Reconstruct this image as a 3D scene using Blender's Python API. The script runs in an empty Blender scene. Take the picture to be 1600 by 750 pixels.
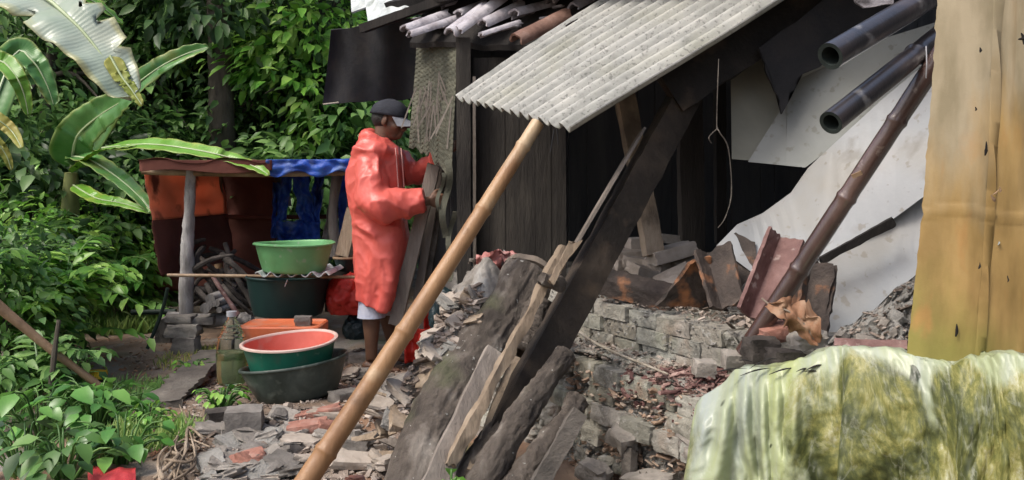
import bpy, bmesh, math, random
from mathutils import Vector, Matrix, noise, Euler
import numpy as np
R = math.radians
F = 1386.0
CZ = 1.1
SC = bpy.context.scene
# ---------------------------------------------------------------- camera, sky, sun, exposure
cam_d = bpy.data.cameras.new('camera'); cam = bpy.data.objects.new('camera', cam_d)
SC.collection.objects.link(cam); SC.camera = cam
cam.location = (0, 0, CZ); cam.rotation_euler = (R(90), 0, 0)
cam_d.sensor_width = 36; cam_d.lens = 36 * F / 1600; cam_d.shift_y = -90 / 1600
cam_d.clip_end = 500; cam_d.clip_start = 0.05
SUN_EL, SUN_AZ = 56, 238          # azimuth the light comes from, clockwise from +Y
w = bpy.data.worlds.new('World'); SC.world = w; w.use_nodes = True
nt = w.node_tree; bgn = nt.nodes['Background']
sky = nt.nodes.new('ShaderNodeTexSky'); sky.sky_type = 'NISHITA'; sky.sun_disc = False
sky.sun_elevation = R(SUN_EL); sky.sun_rotation = R(SUN_AZ); sky.dust_density = 5.0; sky.air_density = 1.0; sky.ozone_density = 0.6
nt.links.new(sky.outputs[0], bgn.inputs[0]); bgn.inputs[1].default_value = 0.15
sl = bpy.data.lights.new('sun', 'SUN'); sl.energy = 1.6; sl.angle = R(18); sl.color = (1.0, 0.965, 0.9)
so = bpy.data.objects.new('sun', sl); SC.collection.objects.link(so)
d = Vector((math.sin(R(SUN_AZ)) * math.cos(R(SUN_EL)), math.cos(R(SUN_AZ)) * math.cos(R(SUN_EL)), math.sin(R(SUN_EL))))
so.rotation_euler = (-d).to_track_quat('-Z', 'Y').to_euler(); so.location = (-3, -3, 8)
SC.view_settings.view_transform = 'Standard'; SC.view_settings.look = 'None'
SC.view_settings.exposure = 0.55; SC.view_settings.gamma = 1; SC.view_settings.use_curve_mapping = False
SC.cycles.max_bounces = 8; SC.cycles.transparent_max_bounces = 12
try: SC.cycles.use_denoising = True
except Exception: pass

def W(px, py, Y): return Vector(((px - 800) / F * Y, Y, CZ + (285 - py) / F * Y))
def rnd(a, b): return random.uniform(a, b)
def fbm(p, o=4, s=1.0):
    v = 0; a = 1; q = Vector(p) * s
    for _ in range(o):
        v += a * noise.noise(q); q = q * 2.03 + Vector((3.1, 1.7, 9.2)); a *= .5
    return v
def sstep(a, b, x):
    t = max(0, min(1, (x - a) / (b - a))); return t * t * (3 - 2 * t)
def lerp(a, b, t): return a + (b - a) * t

# ---------------------------------------------------------------- materials
def mat(name, cols, scale=6, rough=.8, bump=.3, bscale=None, stretch=(1, 1, 1), spec=.4, detail=8, uv=False,
        transl=0, alpha=None, rrange=None, dist=.02, attr=None, island=False, metallic=0, objrand=0, spots=None):
    m = bpy.data.materials.new(name); m.use_nodes = True; t = m.node_tree; N = t.nodes; L = t.links
    b = N['Principled BSDF']; out = N['Material Output']
    tc = N.new('ShaderNodeTexCoord'); mp = N.new('ShaderNodeMapping'); mp.inputs['Scale'].default_value = stretch
    L.new(tc.outputs['UV' if uv else 'Object'], mp.inputs[0])
    n = N.new('ShaderNodeTexNoise'); n.inputs['Scale'].default_value = scale; n.inputs['Detail'].default_value = detail
    n.inputs['Roughness'].default_value = .62; n.inputs['Distortion'].default_value = .3
    L.new(mp.outputs[0], n.inputs[0])
    rp = N.new('ShaderNodeValToRGB'); e = rp.color_ramp.elements
    k = len(cols)
    pos = [.32 + .36 * i / max(1, k - 1) for i in range(k)]
    e[0].position = pos[0]; e[0].color = (*cols[0], 1); e[1].position = pos[-1]; e[1].color = (*cols[-1], 1)
    for i in range(1, k - 1):
        x = e.new(pos[i]); x.color = (*cols[i], 1)
    src = n.outputs[0]
    if island:
        g = N.new('ShaderNodeNewGeometry'); a = N.new('ShaderNodeMath'); a.operation = 'MULTIPLY_ADD'
        a.inputs[1].default_value = .34; L.new(g.outputs['Random Per Island'], a.inputs[0])
        s2 = N.new('ShaderNodeMath'); s2.operation = 'SUBTRACT'; L.new(n.outputs[0], s2.inputs[0]); s2.inputs[1].default_value = .17
        L.new(s2.outputs[0], a.inputs[2]); src = a.outputs[0]
    if objrand:
        oi = N.new('ShaderNodeObjectInfo'); a = N.new('ShaderNodeMath'); a.operation = 'MULTIPLY_ADD'
        a.inputs[1].default_value = objrand; L.new(oi.outputs['Random'], a.inputs[0])
        s2 = N.new('ShaderNodeMath'); s2.operation = 'SUBTRACT'; L.new(src, s2.inputs[0]); s2.inputs[1].default_value = objrand / 2
        L.new(s2.outputs[0], a.inputs[2]); src = a.outputs[0]
    L.new(src, rp.inputs[0]); col = rp.outputs[0]
    if attr:
        at = N.new('ShaderNodeVertexColor'); at.layer_name = attr
        mx = N.new('ShaderNodeMixRGB'); mx.blend_type = 'MULTIPLY'; mx.inputs[0].default_value = 1
        L.new(col, mx.inputs[1]); L.new(at.outputs[0], mx.inputs[2]); col = mx.outputs[0]
    for sp in (spots or []):       # (colour, scale, threshold lo, hi, strength, stretch)
        c, sc_, lo, hi, st = sp[:5]
        mp2 = N.new('ShaderNodeMapping'); mp2.inputs['Scale'].default_value = sp[5] if len(sp) > 5 else (1, 1, 1)
        mp2.inputs['Location'].default_value = (sc_ * 1.3, lo * 9, 2.1)
        L.new(tc.outputs['UV' if uv else 'Object'], mp2.inputs[0])
        n2 = N.new('ShaderNodeTexNoise'); n2.inputs['Scale'].default_value = sc_; n2.inputs['Detail'].default_value = 6
        L.new(mp2.outputs[0], n2.inputs[0])
        mr = N.new('ShaderNodeMapRange'); mr.inputs[1].default_value = lo; mr.inputs[2].default_value = hi; mr.inputs[4].default_value = st
        L.new(n2.outputs[0], mr.inputs[0])
        mx = N.new('ShaderNodeMixRGB'); L.new(mr.outputs[0], mx.inputs[0]); L.new(col, mx.inputs[1]); mx.inputs[2].default_value = (*c, 1)
        col = mx.outputs[0]
    L.new(col, b.inputs['Base Color'])
    b.inputs['Roughness'].default_value = rough; b.inputs['Specular IOR Level'].default_value = spec; b.inputs['Metallic'].default_value = metallic
    if rrange:
        mr = N.new('ShaderNodeMapRange'); mr.inputs[3].default_value = rrange[0]; mr.inputs[4].default_value = rrange[1]
        mr.inputs[1].default_value = .35; mr.inputs[2].default_value = .65
        L.new(n.outputs[0], mr.inputs[0]); L.new(mr.outputs[0], b.inputs['Roughness'])
    if bump:
        n3 = N.new('ShaderNodeTexNoise'); n3.inputs['Scale'].default_value = bscale or scale * 4; n3.inputs['Detail'].default_value = 10
        n3.inputs['Roughness'].default_value = .7
        L.new(mp.outputs[0], n3.inputs[0])
        bp = N.new('ShaderNodeBump'); bp.inputs['Strength'].default_value = bump; bp.inputs['Distance'].default_value = dist
        L.new(n3.outputs[0], bp.inputs['Height']); L.new(bp.outputs[0], b.inputs['Normal'])
    if transl:
        tr = N.new('ShaderNodeBsdfTranslucent'); ms = N.new('ShaderNodeMixShader'); ms.inputs[0].default_value = transl
        L.new(col, tr.inputs[0]); L.new(b.outputs[0], ms.inputs[1]); L.new(tr.outputs[0], ms.inputs[2]); L.new(ms.outputs[0], out.inputs[0])
    return m

M = {}
M['leaf_dark'] = mat('leaf_dark', [(.022, .058, .02), (.06, .13, .04), (.15, .27, .08)], 1.3, .42, .0, island=True, transl=.35, spec=.5)
M['leaf_mid'] = mat('leaf_mid', [(.045, .12, .03), (.12, .26, .06), (.27, .45, .14)], 1.1, .42, .0, island=True, transl=.38, spec=.5)
M['leaf_bright'] = mat('leaf_bright', [(.08, .24, .03), (.2, .44, .06), (.38, .6, .13)], 2, .36, 0, island=True, transl=.35, spec=.5)
M['leaf_broad'] = mat('leaf_broad', [(.05, .16, .03), (.1, .28, .05), (.2, .42, .09)], 2, .33, 0, island=True, transl=.3, spec=.5)
M['leaf_yellow'] = mat('leaf_yellow', [(.1, .16, .03), (.28, .34, .06), (.5, .42, .12)], 2, .5, 0, island=True, transl=.35)
M['grass'] = mat('grass', [(.06, .14, .02), (.12, .24, .04), (.24, .34, .08)], 2, .5, 0, island=True, transl=.3)
M['bark'] = mat('bark', [(.03, .025, .02), (.07, .06, .045), (.13, .115, .09)], 6, .9, .8, 18, (1, 1, .25))
M['soil'] = mat('soil', [(.09, .066, .048), (.19, .138, .1), (.29, .225, .17)], 2.2, .9, .9, 25, spots=[((.26, .15, .09), 1.1, .5, .62, .8), ((.25, .24, .22), 3.1, .52, .62, .7), ((.05, .08, .02), 2.1, .56, .66, .6)])
def banana_mat(name, cols, brown, st=.0, edge=0):
    m = mat(name, cols, 2.2, .32, 0, transl=.3, spec=.5, uv=False, spots=[(brown, 3.5, .56, .66, st)])
    t = m.node_tree; N = t.nodes; L = t.links; b = N['Principled BSDF']
    tc = N.new('ShaderNodeTexCoord'); wv = N.new('ShaderNodeTexWave'); wv.wave_type = 'BANDS'; wv.bands_direction = 'Y'
    if edge:
        sx = N.new('ShaderNodeSeparateXYZ'); L.new(tc.outputs['UV'], sx.inputs[0]); a = N.new('ShaderNodeMath'); a.operation = 'SUBTRACT'; L.new(sx.outputs[0], a.inputs[0]); a.inputs[1].default_value = .5
        ab = N.new('ShaderNodeMath'); ab.operation = 'ABSOLUTE'; L.new(a.outputs[0], ab.inputs[0]); nn = N.new('ShaderNodeTexNoise'); nn.inputs['Scale'].default_value = 4; L.new(tc.outputs['UV'], nn.inputs[0])
        ad = N.new('ShaderNodeMath'); ad.operation = 'MULTIPLY_ADD'; L.new(nn.outputs[0], ad.inputs[0]); ad.inputs[1].default_value = .35; L.new(ab.outputs[0], ad.inputs[2])
        mr = N.new('ShaderNodeMapRange'); mr.inputs[1].default_value = .55; mr.inputs[2].default_value = .68; mr.inputs[4].default_value = edge; L.new(ad.outputs[0], mr.inputs[0])
        mx = N.new('ShaderNodeMixRGB'); c0 = b.inputs['Base Color'].links[0].from_socket; L.new(mr.outputs[0], mx.inputs[0]); L.new(c0, mx.inputs[1]); mx.inputs[2].default_value = (.52, .47, .15, 1)
        L.new(mx.outputs[0], b.inputs['Base Color'])
    wv.inputs['Scale'].default_value = 22; wv.inputs['Distortion'].default_value = .6; wv.inputs['Detail'].default_value = 2
    L.new(tc.outputs['UV'], wv.inputs[0]); bp = N.new('ShaderNodeBump'); bp.inputs['Strength'].default_value = .16; bp.inputs['Distance'].default_value = .004
    L.new(wv.outputs['Fac'], bp.inputs['Height']); L.new(bp.outputs[0], b.inputs['Normal'])
    return m
M['banana'] = banana_mat('banana_leaf', [(.06, .18, .045), (.1, .27, .07), (.16, .36, .11)], (.4, .3, .08), .35, .35)
M['banana_pale'] = banana_mat('banana_leaf_pale', [(.3, .4, .3), (.42, .5, .42), (.52, .56, .46)], (.62, .55, .22), .25, .7)
M['banana_bright'] = banana_mat('banana_leaf_bright', [(.1, .27, .03), (.16, .38, .04), (.24, .48, .08)], (.55, .5, .1), .4, .5)
M['midrib'] = mat('midrib', [(.3, .38, .2), (.42, .5, .3)], 6, .45, 0)
M['pseudostem'] = mat('pseudostem', [(.1, .12, .04), (.2, .22, .08), (.25, .17, .08)], 5, .6, .4, 12, (1, 1, .3))
M['coat'] = mat('raincoat_plastic', [(.74, .12, .10), (.8, .155, .125), (.84, .19, .155)], 3, .36, .3, 14, spec=.55, transl=.22, dist=.012)
M['skin'] = mat('skin', [(.1, .05, .032), (.15, .08, .05)], 9, .5, .1, 80)
M['cap'] = mat('cap_cloth', [(.015, .017, .025), (.03, .033, .045)], 20, .85, .3, 120)
M['visor'] = mat('visor_cloth', [(.2, .21, .24), (.3, .31, .34)], 20, .8, .3, 120)
M['hair'] = mat('hair', [(.008, .007, .006), (.02, .018, .016)], 50, .6, .5, 200)
M['shorts'] = mat('shorts_cloth', [(.42, .45, .58), (.55, .56, .62)], 12, .85, .4, 60)
M['fibro'] = mat('fibre_cement', [(.25, .255, .235), (.37, .37, .345), (.45, .445, .41)], 5, .78, .5, 60, (1, 1, 1), spots=[((.2, .2, .18), 24, .58, .68, .4), ((.3, .3, .22), 3, .54, .7, .4), ((.14, .14, .13), 75, .57, .66, .7)], dist=.006)
M['fibro_pale'] = mat('fibre_cement_pale', [(.30, .33, .33), (.5, .54, .54), (.62, .64, .64)], 5, .7, .4, 60, spots=[((.12, .15, .12), 9, .56, .7, .7)])
M['rooftile'] = mat('roof_tile_worn', [(.23, .2, .21), (.42, .4, .43), (.56, .54, .57)], 7, .7, .6, 40, objrand=.12, spots=[((.3, .18, .12), 5, .55, .68, .7), ((.05, .045, .045), 13, .6, .7, .8)])
M['rooftile_brown'] = mat('roof_tile_brown', [(.1, .05, .035), (.2, .11, .08), (.32, .22, .18)], 7, .6, .5, 40)
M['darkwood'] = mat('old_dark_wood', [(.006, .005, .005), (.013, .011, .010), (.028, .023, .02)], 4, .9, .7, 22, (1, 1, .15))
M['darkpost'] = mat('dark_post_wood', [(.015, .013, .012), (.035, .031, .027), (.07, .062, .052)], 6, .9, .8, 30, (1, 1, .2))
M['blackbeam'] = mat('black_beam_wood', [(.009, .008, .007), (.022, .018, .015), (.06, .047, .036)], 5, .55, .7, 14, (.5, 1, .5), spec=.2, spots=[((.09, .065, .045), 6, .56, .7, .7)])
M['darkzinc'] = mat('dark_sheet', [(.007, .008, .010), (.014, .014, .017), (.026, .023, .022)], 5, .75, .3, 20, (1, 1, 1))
M['greywood'] = mat('weathered_plank', [(.1, .085, .07), (.22, .19, .165), (.34, .3, .26)], 5, .85, .8, 30, (1, 1, .2), objrand=.1)
M['tanwood'] = mat('split_wood', [(.13, .095, .065), (.29, .225, .16), (.44, .36, .28)], 5, .8, .9, 26, (1, 1, .2), spots=[((.08, .06, .045), 5, .53, .66, .8)])
M['dirtboard'] = mat('dirty_board', [(.05, .045, .04), (.12, .105, .09), (.2, .18, .155)], 6, .9, .9, 30, (.6, .6, 1))
M['log'] = mat('mossy_log', [(.04, .032, .026), (.115, .095, .078), (.3, .27, .235)], 7, .6, 1, 26, (1, 1, .6), spots=[((.085, .11, .04), 3.2, .54, .66, .65), ((.5, .5, .46), 42, .69, .71, .9)], dist=.03)
M['cut'] = mat('log_cut_end', [(.16, .13, .1), (.3, .25, .2)], 12, .9, .5, 50)
M['bamboo'] = mat('yellow_bamboo', [(.2, .1, .045), (.33, .185, .085), (.42, .27, .14)], 3.5, .4, .25, 30, (1, 1, .3), spec=.5, spots=[((.12, .065, .03), 9, .56, .7, .7), ((.5, .4, .26), 5, .54, .68, .6)])
M['bamboo_old'] = mat('old_bamboo', [(.13, .08, .045), (.26, .17, .1), (.4, .31, .22)], 4, .6, .4, 30, (1, 1, .4))
M['bamboo_black'] = mat('black_bamboo', [(.018, .017, .018), (.035, .028, .027), (.085, .065, .06)], 4, .3, .2, 24, (1, 1, .4), spec=1, spots=[((.3, .29, .28), 11, .6, .7, .6)])
M['bamboo_maroon'] = mat('maroon_bamboo', [(.028, .016, .014), (.065, .034, .028), (.14, .085, .07)], 3, .26, .3, 24, (1, 1, .4), spec=.6, spots=[((.36, .3, .26), 14, .62, .7, .6)])
for _k in ('bamboo_black', 'bamboo_maroon'):
    _n = M[_k].node_tree.nodes['Principled BSDF']; _n.inputs['Coat Weight'].default_value = .8; _n.inputs['Coat Roughness'].default_value = .16
M['hollow'] = mat('bamboo_inside', [(.008, .014, .012), (.02, .03, .026)], 20, .8, .2)
M['board'] = mat('plaster_board', [(.24, .255, .27), (.30, .315, .33), (.35, .36, .375)], 1.6, .6, .3, 22, spots=[((.28, .26, .22), 1.8, .48, .66, .7), ((.2, .18, .15), 26, .61, .67, .6), ((.16, .15, .13), 7, .62, .72, .5)], dist=.006)
M['board_mid'] = mat('plaster_board_slanting', [(.2, .21, .205), (.26, .275, .265), (.31, .325, .32)], 1.3, .65, .3, 22, spots=[((.2, .2, .16), 1.6, .48, .68, .6), ((.16, .15, .13), 26, .61, .67, .6)], dist=.006)
M['board_dim'] = mat('plaster_board_dim', [(.17, .17, .14), (.22, .22, .185), (.26, .26, .22)], 1.8, .75, .25, 22, spots=[((.25, .23, .18), 3, .5, .7, .5)], dist=.006)
M['tub_black'] = mat('black_tub_plastic', [(.018, .028, .024), (.045, .06, .052), (.09, .11, .095)], 6, .42, .3, 40, rrange=(.3, .65), spots=[((.16, .19, .16), 14, .56, .7, .6)], dist=.004)
M['tub_dgreen'] = mat('dark_green_tub', [(.008, .025, .025), (.014, .04, .036)], 5, .45, .1, 40)
M['basin_green'] = mat('light_green_plastic', [(.12, .33, .13), (.17, .42, .18)], 5, .42, .08, 30, spots=[((.1, .2, .08), 5, .52, .66, .55), ((.3, .4, .28), 26, .62, .68, .6)], transl=.1)
M['basin_teal'] = mat('teal_plastic', [(.012, .11, .07), (.022, .165, .105)], 5, .42, .08, 30, spots=[((.08, .1, .075), 7, .54, .66, .6), ((.2, .3, .24), 24, .62, .68, .5)])
M['basin_pink'] = mat('salmon_plastic', [(.62, .13, .09), (.72, .19, .14)], 6, .4, .05, 30, spots=[((.55, .4, .33), 7, .58, .7, .5)])
M['rim_white'] = mat('pale_rim', [(.6, .42, .36), (.7, .53, .46)], 8, .4, 0)
M['orange'] = mat('orange_plastic', [(.55, .12, .045), (.68, .2, .09)], 4, .45, .1, 30, spots=[((.45, .28, .2), 7, .52, .66, .6)])
M['tarp_orange'] = mat('orange_tarp', [(.7, .28, .17), (.76, .36, .24)], 2.5, .5, .4, 8, transl=.5, spots=[((.1, .025, .02), 4, .56, .66, .8)])
M['tarp_blue'] = mat('blue_tarp', [(.012, .05, .3), (.03, .11, .55), (.1, .25, .7)], 5, .35, .6, 12, transl=.3, spots=[((.3, .38, .5), 6, .58, .68, .6), ((.01, .015, .03), 4, .55, .65, .7)])  # pale spots are glare painted into the blue
M['brown_cloth'] = mat('maroon_sheet', [(.09, .025, .018), (.15, .05, .035)], 3, .8, .3, 12)
M['red_bag'] = mat('red_plastic', [(.4, .022, .015), (.58, .05, .035)], 5, .4, .5, 14, transl=.1)
M['stone'] = mat('grey_stone', [(.085, .078, .07), (.18, .165, .15), (.28, .26, .235)], 7, .88, .8, 30, objrand=.14)
M['rubble'] = mat('rubble_plaster', [(.15, .135, .12), (.28, .255, .225), (.42, .385, .345)], 7, .88, .8, 35, objrand=.16)
M['brick'] = mat('red_brick', [(.2, .09, .065), (.34, .16, .12), (.42, .25, .2)], 8, .88, .8, 35, objrand=.16, spots=[((.38, .33, .29), 9, .53, .66, .75)])
M['brick_pale'] = mat('dusty_brick', [(.26, .22, .18), (.38, .33, .28), (.48, .42, .37)], 7, .88, .6, 35, objrand=.15)
M['wall'] = mat('old_masonry', [(.22, .215, .19), (.38, .37, .34), (.52, .5, .46)], 6, .92, 1, 40, attr='tint', spots=[((.17, .19, .12), 4, .58, .68, .4), ((.35, .24, .17), 5, .57, .68, .6), ((.12, .115, .1), 17, .57, .66, .6), ((.56, .55, .52), 30, .61, .68, .5)], dist=.02)
M['ridge_dark'] = mat('sooty_ridge_tile', [(.022, .018, .016), (.055, .042, .036), (.11, .085, .07)], 8, .7, .6, 35, spots=[((.4, .17, .07), 7, .57, .66, .85)])
M['ridge_maroon'] = mat('maroon_ridge_tile', [(.085, .038, .034), (.17, .09, .082), (.27, .17, .155)], 8, .55, .5, 35, spots=[((.5, .42, .38), 22, .6, .68, .6)])
M['mortar'] = mat('mortar_rubble', [(.16, .155, .14), (.32, .31, .285), (.46, .44, .41)], 9, .92, 1, 30, dist=.03)
M['chips'] = mat('red_brown_chips', [(.07, .03, .028), (.16, .085, .075), (.32, .22, .19)], 7, .85, 0, island=True)
M['gravel'] = mat('gravel', [(.09, .07, .055), (.22, .175, .145), (.42, .36, .31)], 7, .88, 0, island=True)
M['dryleaf'] = mat('dry_leaf', [(.16, .07, .035), (.3, .16, .09), (.46, .33, .23)], 9, .6, .5, 30, transl=.15)
M['root'] = mat('pale_root', [(.2, .17, .13), (.36, .32, .26), (.48, .44, .38)], 9, .85, .6, 50)
M['sack'] = mat('grey_dirty_sack', [(.11, .095, .08), (.24, .22, .195), (.38, .355, .325)], 6, .8, 1, 24, spots=[((.5, .5, .49), 6, .57, .66, .7), ((.11, .09, .07), 5, .58, .68, .7)])
M['redprint'] = mat('faded_red_print', [(.3, .07, .06), (.45, .2, .18), (.5, .42, .4)], 9, .6, .5, 30)
M['firewood'] = mat('firewood_bark', [(.02, .016, .014), (.05, .042, .037), (.1, .085, .075)], 9, .85, .7, 40, objrand=.15)
M['weave'] = mat('woven_bamboo', [(.04, .042, .03), (.085, .085, .062), (.15, .15, .11)], 5, .85, .4, 60)
M['redleafy'] = mat('dark_red', [(.3, .02, .03), (.5, .05, .05)], 6, .5, .3)
M['cord'] = mat('pale_cord', [(.35, .36, .38), (.5, .5, .52)], 20, .6, 0)
M['cord_white'] = mat('drawstring', [(.6, .3, .26), (.7, .4, .36)], 20, .6, 0)
M['eye'] = mat('eye', [(.02, .015, .012), (.03, .02, .02)], 20, .3, 0)
M['darkpole'] = mat('dark_green_pole', [(.008, .02, .014), (.016, .035, .025)], 12, .6, .3)
M['postbark'] = mat('grey_post_bark', [(.09, .085, .08), (.24, .225, .215), (.45, .43, .42)], 8, .85, .8, 36, (1, 1, .35))
M['bag_dark'] = mat('dark_plastic_bag', [(.008, .018, .022), (.02, .04, .045)], 6, .28, .5, 20)
M['yellow'] = mat('fallen_yellow_leaf', [(.6, .36, .02), (.75, .5, .04)], 9, .5, 0)

# tan panel: pale band above, orange tan below, olive moss at the foot and edges
def panel_mat():
    m = mat('stained_tan_panel', [(.25, .155, .055), (.33, .22, .08), (.39, .28, .125)], 1.6, .5, .3, 14, (1, 1, .8), uv=False, dist=.006)
    t = m.node_tree; N = t.nodes; L = t.links; b = N['Principled BSDF']
    col = b.inputs['Base Color'].links[0].from_socket
    tc = N.new('ShaderNodeTexCoord'); sx = N.new('ShaderNodeSeparateXYZ'); L.new(tc.outputs['UV'], sx.inputs[0])
    def blend(col, fac, c):
        mx = N.new('ShaderNodeMixRGB'); L.new(fac, mx.inputs[0]); L.new(col, mx.inputs[1]); mx.inputs[2].default_value = (*c, 1); return mx.outputs[0]
    def mrange(s, a, b_, lo, hi):
        r = N.new('ShaderNodeMapRange'); r.inputs[1].default_value = a; r.inputs[2].default_value = b_; r.inputs[3].default_value = lo; r.inputs[4].default_value = hi; L.new(s, r.inputs[0]); return r.outputs[0]
    def mth(op, a, b_):
        r = N.new('ShaderNodeMath'); r.operation = op
        for i, s in enumerate((a, b_)):
            if isinstance(s, (int, float)): r.inputs[i].default_value = s
            else: L.new(s, r.inputs[i])
        return r.outputs[0]
    def nz(sc_, st, off=0):
        mp = N.new('ShaderNodeMapping'); mp.inputs['Scale'].default_value = st; mp.inputs['Location'].default_value = (off, off, 0); L.new(tc.outputs['UV'], mp.inputs[0])
        n = N.new('ShaderNodeTexNoise'); n.inputs['Scale'].default_value = sc_; n.inputs['Detail'].default_value = 7; L.new(mp.outputs[0], n.inputs[0]); return n.outputs[0]
    n1 = nz(3.2, (1, .6, 1)); n2 = nz(2.4, (3, .5, 1), 5); n3 = nz(6, (1, 1, 1), 9)
    # pale grey-cream upper part
    up = mth('ADD', sx.outputs[1], mth('MULTIPLY', mth('SUBTRACT', n1, .5), .9))
    up = mth('ADD', up, mth('MULTIPLY', mrange(sx.outputs[0], .38, .46, 1, 0), .16))
    col = blend(col, mrange(up, .58, .8, 0, .85), (.31, .275, .195))
    # darker tan vertical stain right of the seam in the upper half
    st = mth('MULTIPLY', mrange(n2, .46, .56, 0, 1), mrange(sx.outputs[1], .35, .6, 0, .8))
    st = mth('MULTIPLY', st, mrange(sx.outputs[0], .4, .47, 0, 1))
    col = blend(col, st, (.24, .18, .10))
    # olive moss low and at the left edge
    ms = mth('ADD', mth('MULTIPLY', sx.outputs[1], 1.5), mth('MULTIPLY', sx.outputs[0], .55))
    ms = mth('ADD', ms, mth('MULTIPLY', mth('SUBTRACT', n3, .5), .5))
    col = blend(col, mrange(ms, .16, .5, .9, 0), (.2, .19, .045))
    rt = mth('ADD', mrange(sx.outputs[0], .8, 1, 0, 1), mth('MULTIPLY', mth('SUBTRACT', n1, .5), 1.6))
    rt = mth('MULTIPLY', mrange(rt, .4, .9, 0, .7), mrange(sx.outputs[1], .3, .6, 1, 0))
    col = blend(col, rt, (.24, .2, .05))
    # orange water bloom
    col = blend(col, mth('MULTIPLY', mrange(n3, .56, .66, 0, .5), mrange(sx.outputs[1], .7, .5, 0, 1)), (.38, .2, .065))
    # small pale chips
    n4 = nz(13, (1, .35, 1), 3)
    col = blend(col, mth('MULTIPLY', mrange(n4, .7, .72, 0, .8), mrange(sx.outputs[1], .5, .4, 0, 1)), (.7, .62, .45))
    n5 = nz(5, (1.2, .8, 1), 13); mv = N.new('ShaderNodeMixRGB'); mv.blend_type = 'MULTIPLY'; mv.inputs[0].default_value = 1; L.new(col, mv.inputs[1])
    rv = N.new('ShaderNodeValToRGB'); rv.color_ramp.elements[0].position = .35; rv.color_ramp.elements[0].color = (.72, .7, .62, 1); rv.color_ramp.elements[1].position = .62; rv.color_ramp.elements[1].color = (1.12, 1.1, 1.08, 1)
    L.new(n5, rv.inputs[0]); L.new(rv.outputs[0], mv.inputs[2]); col = mv.outputs[0]
    L.new(col, b.inputs['Base Color'])
    return m
M['panel'] = panel_mat()

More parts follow.
